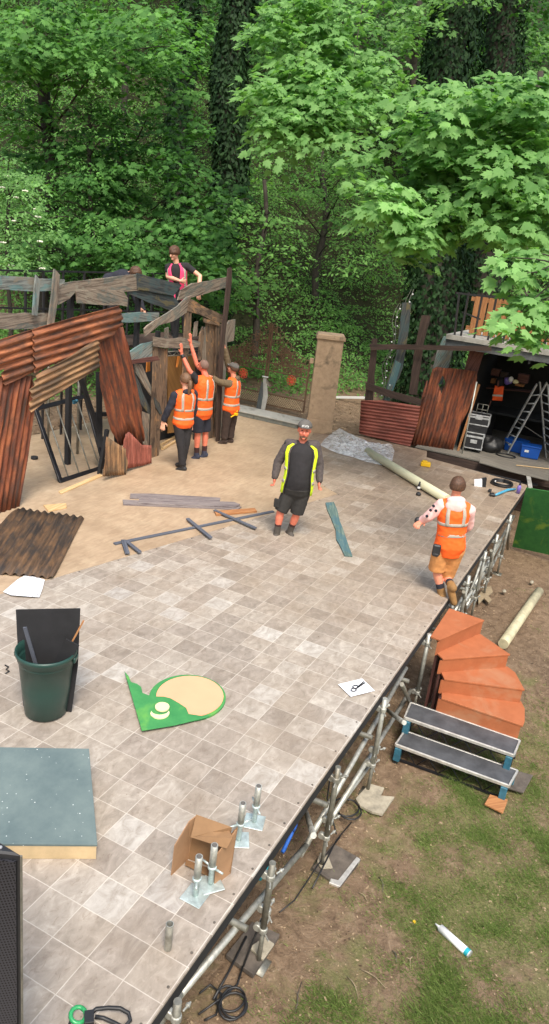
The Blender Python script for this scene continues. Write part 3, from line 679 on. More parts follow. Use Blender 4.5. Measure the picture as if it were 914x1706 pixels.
# loudspeaker
sp = reg('loudspeaker', 'tall black loudspeaker cabinet at the bottom left corner', 'loudspeaker', (G(20, 1424, 1.6).x, G(20, 1424, 1.6).y, 0))
tz = 1.6; B0 = G(36, 1424, tz); m = MB(); fx = Vector((-.62, -.78, 0)); 
P1 = G(-3, 1400, tz); e1 = (P1 - B0); e1.z = 0; e2 = Vector((-e1.y, e1.x, 0)).normalized()
base = [B0, B0 + e1.normalized() * .36, B0 + e1.normalized() * .36 - RH * .5, B0 - RH * .5]
m.slab(base, (0, 0, -1.597)); m.build('cabinet', M['black'], sp, False, .008)
t = NT('perforated_grille'); v = t.coord('UV', (70, 70, 1)); vo = t.n('ShaderNodeTexVoronoi'); vo.inputs['Randomness'].default_value = 0; vo.inputs['Scale'].default_value = 1; t.l(v, vo.inputs['Vector'])
col = t.ramp(vo.outputs['Distance'], [(.25, (.002, .002, .003, 1)), (.34, (.05, .05, .06, 1))]); M['grille'] = t.fin(col, .45, .5)
fa, fb = base[3], base[0]; nn = (fb - fa).cross(Vector((0, 0, 1))).normalized(); nn = nn if nn.dot(FH) < 0 else -nn
m = MB(); o_ = nn * .012; m.slab([fa + o_ + Vector((0, 0, -.03)), fb + o_ + (fa - fb).normalized() * .02 + Vector((0, 0, -.03)), fb + o_ + (fa - fb).normalized() * .02 + Vector((0, 0, -1.56)), fa + o_ + Vector((0, 0, -1.56))], -nn * .01); m.build('grille', M['grille'], sp)
m = MB(); m.tube([B0 + nn * .006, B0 + nn * .006 + Vector((0, 0, -1.59))], .005, 6); m.build('edge_trim', M['galvdark'], sp)
for k in range(3):
    q = B0 + e1.normalized() * (.05 + .1 * k) - RH * .05; m = MB(); m.lathe(q, [(.008, .0), (.008, .004), (.001, .005)], 8); m.build('screw', M['alu'], sp)
# green cutout
zc = .03
cut = reg('scenic_cutout', 'bright green painted cutout with a large peach disc and cream button, flat on the tiles', 'scenery', G(290, 1170))
m = MB(); cx, cy = 312, 1161
m.slab([G(cx + 64 * math.cos(a), cy + 38 * math.sin(a) + 1, .02) for a in [2 * math.pi * k / 40 for k in range(40)]], (0, 0, -.016)); m.build('backing_disc', M['greenset'], cut)
m = MB(); m.slab([G(cx + 4 + 56 * math.cos(a), cy - 1 + 34 * math.sin(a), .026) for a in [2 * math.pi * k / 40 for k in range(40)]], (0, 0, -.005)); m.build('disc', M['peach'], cut)
m = MB(); m.slab([G(x, y, .034) for x, y in ((207, 1118), (214, 1126), (218, 1136), (228, 1139), (235, 1144), (237, 1154), (247, 1158), (258, 1160), (272, 1160), (284, 1163), (298, 1171), (310, 1179), (314, 1189), (334, 1192), (344, 1195), (290, 1208), (236, 1217))], (0, 0, -.008)); m.build('green_face', M['greenset'], cut, False, .002)
m = MB(); m.slab([G(270 + 12 * math.cos(a), 1177 + 7.5 * math.sin(a), .052) for a in [2 * math.pi * k / 24 for k in range(24)]], (0, 0, -.012)); m.build('button', M['cream'], cut)
m = MB(); m.slab([G(266 + 16 * math.cos(a), 1187 + 10 * math.sin(a), .044) for a in [math.pi * k / 16 - .15 for k in range(17)]] + [G(266 + 14 * math.cos(a), 1184 + 6.5 * math.sin(a), .044) for a in [math.pi - math.pi * k / 16 for k in range(17)]], (0, 0, -.009)); m.build('crescent', M['cream'], cut)
# papers
def paper(name, pts, lbl, lift=.02):
    m = MB(); P_ = [G(x, y, .012) for x, y in pts]; c = sum(P_, Vector()) / len(P_); n = len(P_)
    ring2 = [c.lerp(p, .55) + Vector((0, 0, random.uniform(0, lift))) for p in P_]; outer = [p + Vector((0, 0, random.uniform(-.004, lift * .6))) for p in P_]
    m.add([c] + ring2 + outer, [(0, 1 + k, 1 + (k + 1) % n) for k in range(n)] + [(1 + k, 1 + n + k, 1 + n + (k + 1) % n, 1 + (k + 1) % n) for k in range(n)])
    return tag(m.build(name, M['paper'], None, False, 0, .0015), lbl, 'paper')
pp = paper('paper', [(5, 986), (28, 966), (43, 958), (60, 961), (74, 966), (70, 982), (65, 996), (38, 995), (18, 993)], 'crumpled white paper beside the fallen corrugated sheet at the left', .03)
m = MB()
for (x, y, w) in ((52, 990, 4), (57, 989, 3), (61, 988, 3)):
    a, b = G(x, y - 2, .03), G(x + 1, y + 3, .03); m.bar(a, b, .006, .002); m.bar(b, G(x + w, y + 2, .03), .006, .002)
m.build('pen_mark', M['greyslat'], pp)
paper('paper', [(563, 1140), (603, 1131), (624, 1151), (584, 1161)], 'white sheet of paper with scissors on it near the stage edge', .006)
sc_ = reg('scissors', 'black handled scissors on the white sheet of paper', 'scissors', G(595, 1145, .02))
m = MB(); 
for (x, y) in ((589, 1149), (592, 1144)):
    m.tube([G(x + 4.5 * math.cos(a), y + 2.6 * math.sin(a), .026) for a in [2 * math.pi * k / 12 for k in range(13)]], .005, 6)
m.build('handle', M['black'], sc_, True)
for k, e in enumerate(((608, 1137), (606, 1135))):
    m = MB(); m.bar(G(593 + k, 1147 - k, .026 + .003 * k), G(*e, .026 + .003 * k), .011, .003); m.build('blade', M['blackmetal'], sc_)
# cardboard box
bx = reg('cardboard_box', 'open torn cardboard box standing on the tiles around two base jacks', 'box', G(340, 1470))
def panel(pts, mat='card', th=.006, nm='side_panel'):
    m = MB(); n_ = (pts[1] - pts[0]).cross(pts[2] - pts[0]).normalized(); m.slab(pts, n_ * th); m.build(nm, M[mat], bx)
bL = G(284, 1458); bLb = G(313, 1430); bRb = G(384, 1455); bRf = G(357, 1476)
def up(b, px, py, off=0): return VP(px, py, b, off)
panel([bL, bLb, up(bLb, 327, 1358), up(bLb, 314, 1368, -.03), up(bL, 290, 1408)])
panel([bLb, bRb, up(bRb, 396, 1376), up(bRb, 385, 1388), up(bRb, 386, 1378), up(bLb, 327, 1357)], 'carddark')
panel([bRb, G(381, 1457), up(bRb, 396, 1380), up(bRf, 361, 1424), bRf])
panel([up(bLb, 327, 1357), up(bLb, 318, 1395, -.10), up(bRb, 378, 1414, -.10), up(bRb, 388, 1396, -.06), up(bRb, 382, 1384), up(bRb, 386, 1378)], 'carddark', nm='flap')
panel([G(310, 1432, .01), G(360, 1451, .01), G(352, 1462, .02), G(308, 1440, .03)], 'carddark', nm='bottom_flap')
# base jacks
def make_jack(loc, label, h=.33):
    o = thing('base_jack', label, 'base jack', loc, 'screw base jacks standing on the stage'); L = Vector(loc)
    m = MB(); m.box(L + Vector((0, 0, .006)), (.15, .15, .006)); m.build('plate', M['zinc'], o, False, .012)
    m = MB(); m.tube([L + Vector((0, 0, .008)), L + Vector((0, 0, h))], .0185, 14); m.build('screw_tube', M['zinc'], o, True)
    m = MB(); m.tube([L + Vector((0, 0, h * .48)), L + Vector((0, 0, h))], .0235, 16); m.build('sleeve', M['galv'], o, True)
    m = MB(); m.lathe(L + Vector((0, 0, h * .45)), [(.022, -.010), (.030, -.008), (.030, .008), (.022, .010)], 16); R = Matrix.Rotation(.5, 3, 'Z')
    for s_ in (-1, 1): m.tube([L + Vector((0, 0, h * .45)) + R @ Vector((.025 * s_, 0, 0)), L + Vector((0, 0, h * .45)) + R @ Vector((.09 * s_, 0, .004))], [.008, .007], 8)
    m.build('wing_nut', M['zinc'], o, True)
    m = MB(); m.tube([L + Vector((0, 0, h)), L + Vector((0, 0, h + .002))], .0175, 14); m.build('tube_mouth', M['capgrey'], o)
    return o
j0 = make_jack(G(325, 1493), 'base jack in front of the cardboard box, its plate fully in view')
copy_tree(j0, None, G(350, 1475) + Vector((0, 0, .009)), .9, 'base jack standing inside the mouth of the cardboard box')
copy_tree(j0, None, G(397, 1400), 2.1, 'base jack right behind the cardboard box, left one of that pair')
copy_tree(j0, None, G(423, 1370), .3, 'base jack farthest from the cardboard box, near the stage edge')
m = MB(); c = G(279, 1581); m.lathe(c, [(.0235, .004), (.0235, .20), (.0195, .20), (.0195, .06), (.001, .06)], 20); tag(m.build('tube_offcut', M['galv'], None, False), 'short length of grey scaffold tube standing upright on the tiles', 'tube')
# harness / cable at bottom
hk = reg('coiled_strap', 'black coiled strap with a lime green pulley at the bottom edge of the picture', 'strap', G(170, 1695))
m = MB(); m.tube([G(150 + 0, 1690, .03), G(160, 1681, .04), G(180, 1679, .05), G(200, 1680, .05), G(214, 1688, .04), G(217, 1700, .03), G(206, 1712, .03), G(190, 1704, .03), G(172, 1696, .03), G(158, 1694, .04)], .011, 10); m.build('strap', M['cable'], hk, True)
m = MB(); m.tube([G(130, 1691, .03) + Vector((.04 * math.cos(a), .04 * math.sin(a), .01 * math.sin(a))) for a in [i * .5 for i in range(14)]], .012, 8); m.build('pulley', M['greenplastic'], hk, True)
m = MB(); m.box(G(148, 1697, .03), (.07, .05, .04), Matrix.Rotation(.7, 3, 'Z')); m.tube([G(118, 1700, .02), G(112, 1712, .02), G(140, 1716, .02), G(160, 1708, .02)], .009, 8); m.build('buckle', M['black'], hk, False, .008)
# timber bits
on_stage('plank', [(542, 837), (556, 836), (562, 850), (566, 868), (571, 880), (577, 898), (587, 926), (574, 925), (566, 908), (560, 898), (559, 882), (551, 862), (545, 849)], .02, 'tealplank', 'wavy edged teal painted plank lying on the tiles right of the standing man', 'plank')
for i, (pts, lb, z) in enumerate(([[(204, 832), (390, 842), (402, 844), (396, 848), (205, 840)], 'long grey stained board at the front of the pile on the beige floor', .004], [[(217, 822), (250, 822), (367, 829), (366, 835), (216, 829)], 'grey board at the back of the pile on the beige floor', .004], [[(232, 830), (390, 836), (400, 840), (392, 844), (230, 838)], 'grey stained board on top in the middle of the pile on the beige floor', .026])):
    on_stage('board', pts, .022, 'greyboards', lb, 'board', z, 'boards piled on the beige floor')
on_stage('timber_offcut', [(357, 851), (424, 846), (428, 851), (360, 857)], .03, 'oakwood', 'orange brown timber offcut between the board pile and the slate frame', 'offcut', .006)
fr = reg('cross_braced_timber', 'long slate grey batten with four short cross battens lying on the tiles', 'batten frame', G(320, 880))
for nm, a, b, w in (('batten', (190, 906), (455, 852), .055), ('cross_batten', (312, 864), (351, 896), .055), ('cross_batten', (357, 850), (426, 880), .05), ('cross_batten', (205, 900), (212, 922), .06), ('cross_batten', (212, 903), (233, 920), .05)):
    m = MB(); z = .016 if nm == 'batten' else .04; m.bar(G(*a, z), G(*b, z), w, .022); m.build(nm, M['greyslat'], fr, False, .002)
on_stage('batten_offcut', [(97, 818), (166, 789), (171, 792), (101, 822)], .018, 'palewood', 'thin pale batten in front of the black barred frame', 'batten')
on_stage('timber_offcut', [(72, 841), (110, 838), (111, 845), (80, 851)], .02, 'palewood', 'short pale offcut behind the fallen corrugated sheet', 'offcut')
m = MB(); m.lathe(G(57, 765), [(.03, .0), (.06, 0), (.06, .05), (.035, .05), (.033, .01)], 24); tag(m.build('tape_roll', M['matblack'], None, True), 'roll of black tape on the floor behind the corrugated archway', 'tape')
m = MB(); m.tube([G(8, 1108, .01), G(14, 1111, .012), (G(10, 1115, .01)), G(15, 1118, .012), G(9, 1122, .01)], .006, 6); tag(m.build('cable_scrap', M['cable'], None, True), 'small curl of black cable on the tiles left of the dustbin', 'cable')
# right back small items
def small_box(px, py, sx, sy, sz, mat, name, lbl, cat, rz=0, z=0, bev=.006):
    c = G(px, py, z); m = MB(); m.box(c + Vector((0, 0, sz / 2 + .003)), (sx, sy, sz), Matrix.Rotation(rz, 3, 'Z')); return tag(m.build(name, M[mat], None, False, bev), lbl, cat)
yb_ = reg('battery_pack', 'yellow plastic battery pack on the floor near the trough', 'battery', G(708, 776))
m = MB(); m.box(G(708, 777) + Vector((0, 0, .05)), (.13, .2, .09), Matrix.Rotation(.3, 3, 'Z')); m.build('case', M['yellowplastic'], yb_, False, .012)
m = MB(); m.box(G(706, 777) + Vector((0, 0, .11)), (.09, .1, .03), Matrix.Rotation(.3, 3, 'Z')); m.build('clip', M['yellowplastic'], yb_, False, .006)
bt = reg('spray_bottle', 'small dark bottle with a white label in front of the long tube', 'bottle', G(697, 824)); c = G(697, 816)
m = MB(); m.lathe(c, [(.03, .003), (.032, .08), (.016, .12), (.014, .16)], 16); m.build('bottle', M['black'], bt, True); m = MB(); m.lathe(c, [(.0335, .03), (.0335, .07)], 16, None, False); m.build('bottle_label', M['white'], bt, True)
m = MB(); m.ball(G(697, 823, .03), (.05, .05, .035)); tag(m.build('cable_reel', M['black'], None, True), 'small round black reel just in front of the dark bottle', 'reel')
bk = reg('folded_card', 'white and black open box of card near the back right corner of the stage', 'card', G(800, 812)); c = G(800, 811)
m = MB(); m.slab([VP(x, y, c) for x, y in ((790, 799), (803, 798), (803, 812), (790, 811))], FH * .02 ); m.build('white_side', M['paper'], bk); m = MB(); m.slab([VP(x, y, c) for x, y in ((803.5, 798), (811, 797), (809, 812), (803.5, 812))], FH * .08); m.build('black_side', M['matblack'], bk)
cc = reg('cable_coil', 'black cable coil on the back right corner of the stage', 'cable', G(834, 808)); m = MB(); c = G(835, 808)
for k in range(5):
    r = .20 + .012 * (k % 3); m.tube([c + Vector((r * math.cos(a) + .01 * k, r * .95 * math.sin(a), .012 + .011 * k)) for a in [2 * math.pi * i / 28 for i in range(29)]], .011, 6)
m.build('loop', M['cable'], cc, True)
m = MB(); m.box(G(825, 802, .05), (.05, .02, .03)); m.build('tie', M['white'], cc)
ax = reg('hand_tool', 'light blue handled hand tool with a black head beside the cable coil', 'tool', G(838, 820))
m = MB(); m.tube([G(824, 825, .03), G(834, 821, .04), (G(846, 816, .04)), G(858, 815, .03)], [.02, .024, .026, .022], 8); m.build('handle', M['cyanhose'], ax, True)
m = MB(); m.box(G(820, 824, .03), (.12, .09, .05), Matrix.Rotation(.4, 3, 'Z')); m.box(G(816, 817, .04), (.09, .06, .04)); m.build('head', M['black'], ax, False, .01)
pb = reg('drink_bottle', 'purple drinks bottle standing at the back right corner of the stage', 'bottle', G(863, 822)); c = G(862.5, 822)
m = MB(); m.lathe(c, [(.036, .003), (.038, .13), (.03, .15), (.015, .17)], 18); m.build('bottle', M['purple'], pb, True); m = MB(); m.lathe(c, [(.017, .165), (.018, .21), (.008, .22)], 14); m.build('cap', M['navy'], pb, True)
on_stage('offcut', [(875, 783), (882, 783), (887, 812), (880, 812)], .015, 'greydeck', 'narrow grey board bridging the dark trough', 'board', .02)
# long tube and polythene
m = MB(); a, b = G(612, 752, .09), G(745, 832, .09); m.tube([a, b], .085, 20); m.tube([a + (a - b).normalized() * .004, a], .05, 16); tag(m.build('carpet_tube', M['brownpipe'], None, True), 'long pale cream tube lying across the back of the stage, polythene round its end', 'tube')
def polysheet():
    out = [(533, 742), (540, 733), (552, 722), (566, 714), (580, 722), (596, 729), (614, 737), (634, 741), (652, 741), (657, 752), (652, 772), (636, 776), (610, 770), (586, 762), (565, 757), (548, 750)]
    P_ = [G(x, y, .0) for x, y in out]; n = len(P_); c = G(600, 748, 0); m = MB(); R_ = 12; vs = []
    for i in range(R_ + 1):
        t_ = i / R_
        for k in range(n * 4):
            a, b = P_[(k // 4) % n], P_[(k // 4 + 1) % n]; q = c.lerp(a.lerp(b, (k % 4) / 4), t_)
            h = .03 * (1 - t_ ** 3) + .10 * abs(noise.noise(q * 3.1)) + .09 * abs(noise.noise(q * 8)) * (1 - t_ ** 4); vs.append(q + Vector((0, 0, h * (1 - t_ ** 6) + .01)))
    N = n * 4; m.add(vs, [(i * N + k, i * N + (k + 1) % N, (i + 1) * N + (k + 1) % N, (i + 1) * N + k) for i in range(R_) for k in range(N)])
    tag(m.build('polythene_sheet', M['poly'], None, False), 'crumpled clear polythene sheet round the far end of the long tube', 'plastic sheet')
polysheet()
# corrugated sheets
def corr(pts_px, pl, rdir, pitch, amp, thick=.006, ph=0., P3=None):
    P_ = P3 or [pl(x, y) for x, y in pts_px]; n_ = pl.n
    a = (pl(*rdir[1]) - pl(*rdir[0])).normalized(); b = n_.cross(a).normalized(); o = P_[0]
    q = [((p - o).dot(b), (p - o).dot(a)) for p in P_]; lo = min(x for x, _ in q); hi = max(x for x, _ in q); ns = max(int((hi - lo) / pitch * 10), 8); m = MB(); prev = None
    for i in range(ns + 1):
        x = lo + (hi - lo) * (i + (.02 if i == 0 else -.02 if i == ns else 0)) / ns; ys = []
        for k in range(len(q)):
            (x0, y0), (x1, y1) = q[k], q[(k + 1) % len(q)]
            if (x0 <= x < x1) or (x1 <= x < x0): ys.append(y0 + (y1 - y0) * (x - x0) / (x1 - x0))
        if len(ys) < 2: prev = None; continue
        ys.sort(); w = amp * math.sin(2 * math.pi * x / pitch + ph); K = 6
        cur = []
        for k in range(K + 1):
            y = ys[0] + (ys[-1] - ys[0]) * k / K; cur.append(len(m.v)); wob = .012 * noise.noise(Vector((x * 2, y * 2, ph)))
            m.v.append(o + b * x + a * y + n_ * (w + wob)); m.uv.append((y + ph * 3, x + ph))
        if prev:
            for k in range(K): m.f.append((prev[k], prev[k + 1], cur[k + 1], cur[k]))
        prev = cur
    return m
def corr_build(m, name, mat, parent): return m.build(name, M[mat], parent, True, 0, .006)
fs_pl = fl(.03)
o = corr_build(corr([(-60, 945), (-10, 880), (30, 846), (62, 851), (140, 862), (128, 884), (110, 902), (108, 918), (98, 945), (88, 963), (0, 955)], fs_pl, [(0, 940), (60, 850)], .105, .018), 'corrugated_sheet', 'rustfloor', None); tag(o, 'dark mottled corrugated sheet with a torn edge lying flat at the left', 'sheet')
# ---------------------------------------------------------------- corrugated archway
YA = 5.28; pa = planeY(YA)
arch = thing('scrap_archway', 'large archway made of rusty red and brown corrugated sheets at the left of the stage', 'archway', (6, YA, 0))
def pY(y): return planeY(y)
corr_build(corr([(55, 548), (120, 529), (199, 509), (203, 524), (204, 541), (182, 564), (120, 592), (58, 622)], pY(YA - .10), [(77, 544), (199, 511)], .11, .022), 'top_sheet', 'rust', arch)
corr_build(corr([(-70, 588), (0, 567), (78, 541), (80, 560), (76, 612), (8, 642), (3, 632), (5, 615), (-2, 603), (-70, 640)], pY(YA - .05), [(0, 567), (77, 544)], .11, .022, ph=1), 'top_sheet', 'rust', arch)
corr_build(corr([(163, 565), (166, 578), (163, 590), (166, 602), (165, 614), (120, 640), (50, 687), (48, 676), (53, 664), (50, 650), (57, 640), (60, 626)], pY(YA - .17), [(60, 640), (165, 590)], .085, .018), 'middle_sheet', 'rustbrown', arch)
corr_build(corr([(-70, 628), (54, 626), (57, 683), (44, 770), (31, 847), (20, 851), (-10, 858), (-70, 850)], pY(YA), [(57, 683), (31, 847)], .10, .016), 'left_leg_sheet', 'rustdeep', arch)
corr_build(corr([(160, 560), (205, 544), (214, 575), (217, 606), (228, 652), (236, 680), (240, 735), (233, 741), (222, 726), (212, 724), (209, 740), (198, 743), (190, 726), (180, 705), (170, 660)], pY(YA), [(185, 560), (222, 735)], .10, .016), 'right_leg_sheet', 'rustdeep', arch)
corr_build(corr([(204, 745), (208, 724), (214, 719), (222, 727), (236, 741), (252, 742), (252, 771), (240, 775), (210, 781)], pY(YA - .06), [(225, 730), (225, 775)], .05, .007), 'patch_sheet', 'rustred', arch)
corr_build(corr([(177, 727), (192, 737), (209, 748), (212, 770), (210, 791), (190, 792), (172, 794)], pY(YA - .12), [(190, 740), (190, 790)], .06, .009), 'patch_sheet', 'rustbrown', arch)
m = MB(); m.bar(pY(YA + .08)(178, 716), G(173, 792) + Vector((0, .1, 0)), .06, .06); m.bar(PY(20, 600, YA + .1), G(20, 845) + Vector((0, .2, 0)), .08, .08); m.bar(PY(190, 530, YA + .1), PY(196, 790, YA + .12), .07, .07)
m.bar(PY(0, 600, YA + .12), PY(200, 525, YA + .12), .06, .06)
for a, b in (((132, 625), (176, 755)), ((164, 620), (166, 745)), ((158, 690), (178, 690))): m.bar(PY(*a, YA + .5), PY(*b, YA + .3), .09, .06)
m.build('support_timber', M['matblack'], arch)
pbg = plane3(G(98, 806), G(173, 780), VP(58, 682, G(70, 790), .25))
gt = thing('barred_frame', 'black metal frame with four bars leaning inside the corrugated archway', 'frame', G(135, 795))
m = MB()
for a, b in (((60, 684), (100, 800)), ((142, 660), (174, 778)), ((60, 681), (142, 660)), ((98, 802), (174, 778))): m.bar(pbg(*a), pbg(*b), .075, .04, pbg.n)
m.build('frame', M['blackmetal'], gt, False, .004)
for a, b in (((74, 677), (114, 796)), ((93, 672), (132, 790)), ((111, 667), (150, 785)), ((127, 663), (166, 780))):
    m = MB(); m.tube([pbg(*a), pbg(*b)], .013, 8); m.build('bar', M['galvdark'], gt, True)
m = MB(); m.box(pbg(121, 672) - pbg.n * .05, (.09, .03, .06)); m.ball(pbg(123, 671) - pbg.n * .07, .03); m.build('clamp', M['steelblue'], gt)
# ---------------------------------------------------------------- plank fence behind
def planks(root, pl, items, th=.025, nm='plank'):
    for it in items:
        pts, mat = it[0], it[1]; dy = it[2] if len(it) > 2 else 0; P_ = []
        q = MB(); base = [pl(x, y) for x, y in pts]
        if dy: base = [CP + (p - CP) * ((CP - p).length + dy) / (CP - p).length for p in base]
        # roughen the edge between traced corners
        R_ = []
        for k, p in enumerate(base):
            e = base[(k + 1) % len(base)]; L = (e - p).length; n_ = max(1, int(L / .16)); nrm = pl.n.cross((e - p).normalized()) if L > 1e-4 else Vector()
            for j in range(n_): R_.append(p.lerp(e, j / n_) + (nrm * (.016 * noise.noise(p.lerp(e, j / n_) * 6) if j else 0)))
        q.slab(R_, pl.n * th, (max(((a - b) for a in base for b in base), key=lambda v_: v_.length))); q.build(it[3] if len(it) > 3 else nm, M[mat], root)
pf6 = planeY(6.1)
pfn = thing('plank_fence', 'weathered grey plank fence with broken wavy boards behind the corrugated archway', 'fence', (6, 6.1, 0))
planks(pfn, pf6, [
    ([(-70, 455), (0, 459), (54, 462), (108, 466), (105, 484), (60, 486), (0, 482), (-70, 480)], 'tealwood'),
    ([(98, 476), (111, 471), (150, 466), (190, 461), (228, 457), (232, 484), (205, 486), (170, 484), (127, 485), (115, 498), (97, 508)], 'oldwood', -.04),
    ([(127, 485), (160, 482), (205, 484), (213, 497), (212, 511), (199, 508), (165, 508), (129, 505)], 'oldwood', -.09),
    ([(228, 455), (262, 464), (300, 473), (303, 475), (289, 493), (255, 487), (229, 482)], 'blackteal', -.07),
    ([(207, 482), (229, 481), (260, 487), (289, 493), (299, 506), (284, 517), (250, 505), (214, 489)], 'blackteal', -.02),
    ([(301, 484), (320, 472), (350, 468), (380, 461), (377, 479), (344, 489), (330, 493), (296, 500)], 'oldwood', -.05),
    ([(-70, 520), (0, 521), (83, 522), (80, 548), (-70, 549)], 'oldwood'),
    ([(203, 523), (235, 520), (265, 521), (265, 535), (204, 537)], 'tealwood', -.02)])
planks(pfn, pf6, [([(60, 458), (67, 467), (65, 495), (62, 526), (55, 525), (57, 490)], 'tealwood', -.12), ([(91, 448), (100, 458), (96, 500), (90, 541), (80, 542), (86, 495)], 'oldwood', -.14)], .03, 'stake')
for x in (5.3, 7.1, 8.9, 10.2): m = MB(); m.box((x, 6.2, 1.45), (.08, .08, 2.9)); m.build('post', M['matblack'], pfn)
# black railings behind
rl = thing('railing', 'thin black metal railing running behind the plank fence', 'railing', (7, 7.6, 0)); m = MB(); pr_ = planeY(7.6)
for y0, y1 in ((449, 456), (511, 520), (600, 612)): m.bar(pr_(-60, y0), pr_(275, y1), .03, .03)
m.build('rail', M['black'], rl)
for px in (-8, 42, 72, 105, 140, 175, 215, 255):
    t_ = pr_(px, 450 + px * .025); m = MB(); m.bar(t_, (t_.x, t_.y, terrain(t_.x, t_.y)), .035, .035); m.build('upright', M['black'], rl)
# ---------------------------------------------------------------- timber hut front
YH = 5.5; ph_ = planeY(YH)
hut = thing('slab_hut', 'ramshackle hut front of dark slab timber planks with a crooked gable', 'hut', (9.6, YH, 0))
planks(hut, ph_, [
    ([(240, 548), (246, 542), (260, 533), (275, 524), (296, 510), (311, 495), (320, 492), (313, 505), (311, 520), (291, 534), (265, 542), (242, 561)], 'oldwood', -.18, 'gable_board'),
    ([(311, 495), (325, 501), (344, 513), (373, 525), (372, 539), (359, 536), (335, 525), (311, 518)], 'slabwood', -.14, 'gable_board'),
    ([(256, 561), (282, 564), (303, 562), (334, 570), (332, 577), (315, 580), (277, 580), (256, 577)], 'oldwood', -.16, 'lintel'),
    ([(309, 518), (319, 520), (318, 545), (315, 574), (308, 640), (304, 640), (306, 575)], 'slabwood', -.12, 'king_post'),
    ([(216, 586), (236, 573), (262, 567), (262, 592), (240, 597), (216, 603)], 'tealwood', -.05, 'board'),
    ([(214, 601), (262, 593), (266, 600), (240, 604), (215, 607)], 'redbrown', -.10, 'board'),
    ([(256, 578), (270, 580), (271, 630), (268, 700), (264, 762), (250, 764), (253, 690), (255, 620)], 'slabwood', -.10, 'slab'),
    ([(270, 580), (280, 581), (278, 640), (276, 700), (270, 720), (268, 680), (271, 620)], 'slabwood', -.06, 'slab'),
    ([(225, 606), (236, 607), (252, 645), (252, 660), (238, 640), (226, 621)], 'oldwood', -.02, 'brace'),
    ([(216, 605), (226, 622), (238, 655), (252, 684), (249, 692), (232, 670), (220, 645)], 'blackteal', .02, 'brace'),
    ([(236, 685), (249, 690), (248, 735), (248, 752), (236, 735), (234, 705)], 'oldwood', .0, 'slab'),
    ([(257, 662), (266, 672), (270, 690), (266, 690), (259, 678)], 'blackteal', -.13, 'brace'),
    ([(275, 548), (281, 545), (281, 564), (275, 564)], 'oldwood', .0, 'stub'),
    ([(325, 537), (330, 535), (328, 560), (322, 561)], 'oldwood', .02, 'stub'),
    ([(333, 556), (338, 544), (341, 556), (338, 575), (335, 600), (330, 600)], 'slabwood', -.10, 'slab'),
    ([(340, 548), (345, 541), (347, 553), (345, 600), (344, 660), (340, 700), (337, 640), (338, 580)], 'oldwood', -.05, 'slab'),
    ([(343, 537), (352, 538), (352, 600), (354, 680), (356, 732), (347, 733), (346, 660), (345, 600)], 'slabwood', -.08, 'slab'),
    ([(351, 538), (361, 539), (360, 610), (359, 690), (363, 731), (355, 732), (353, 660), (352, 590)], 'slabwood', -.04, 'slab'),
    ([(360, 538), (368, 541), (368, 600), (364, 680), (360, 734), (357, 735), (358, 640)], 'slabwood', -.12, 'slab'),
    ([(367, 540), (378, 540), (378, 600), (374, 650), (370, 725), (362, 725), (366, 650)], 'oldwood', .08, 'slab'),
    ([(339, 529), (352, 534), (366, 538), (366, 543), (340, 537)], 'slabwood', -.16, 'board'),
    ([(376, 544), (382, 534), (392, 532), (391, 552), (389, 568), (378, 570)], 'oldwood', .15, 'slab')])
m = MB(); m.slab([PY(x, y, YH + .35) for x, y in ((280, 592), (325, 590), (325, 715), (280, 722))], (0, .02, 0)); m.build('back_panel', M['ochreply'], hut)
m = MB(); m.slab([PY(x, y, YH + .55) for x, y in ((216, 600), (345, 575), (345, 728), (216, 755))], (0, .02, 0)); m.build('shade_backing', M['matblack'], hut)  # black sheet stands in for the shade inside the hut
m = MB(); m.slab([PY(x, y, YH + .2) for x, y in ((245, 603), (250, 602), (250, 618), (244, 620))], (0, .02, 0)); m.slab([PY(x, y, YH + .3) for x, y in ((297, 592), (300, 592), (296, 612), (294, 612))], (0, .02, 0)); m.slab([PY(x, y, YH + .3) for x, y in ((306, 600), (310, 600), (308, 619), (304, 619))], (0, .02, 0)); m.build('amber_board', M['orangewood'], hut)
m = MB(); 
for y in (586, 593): m.tube([PY(278, y, YH + .1), PY(328, y - 2, YH + .1)], .012, 6)
for k in range(7): x = 280 + k * 7; m.tube([PY(x, 593 if k % 2 else 586, YH + .1), PY(x + 7, 586 if k % 2 else 593, YH + .1)], .008, 6)
m.build('lattice_header', M['galvdark'], hut, True)
m = MB(); 
for a, b in (((268, 741), (292, 727)), ((270, 748), (296, 733)), ((268, 741), (270, 748))): m.bar(G(*a, .03), G(*b, .03), .04, .04)
m.build('floor_frame', M['palewood'], hut)
for x in (8.75, 10.3): m = MB(); m.box((x, YH + .12, 1.15), (.07, .07, 2.3)); m.build('post', M['matblack'], hut)
pole = MB(); pq = [(381, 447), (386, 446), (386, 470), (380, 520), (375, 560), (370, 640), (366, 741), (361, 741), (364, 640), (369, 560), (375, 510)]
pl_ = planeY(YH - .28); planks_root = None
base = [pl_(x, y) for x, y in pq]; pole.slab(base, (0, .035, 0)); tag(pole.build('upright_board', M['darkwood'], None), 'tall narrow dark board held upright beside the hut by the worker in a cap', 'board')
# work platform behind the fence for the two people above
wp = thing('work_platform', 'dark raised work platform behind the plank fence', 'platform', (9.6, 6.9, 0))
m = MB(); m.box((9.6, 6.85, 1.88), (4.2, .9, .05)); m.build('deck', M['darkwood'], wp)
for x in (7.7, 9.6, 11.5):
    for y in (6.5, 7.2): m = MB(); m.tube([(x, y, -.05), (x, y, 1.86)], .024, 8); m.build('leg', M['galvdark'], wp, True)
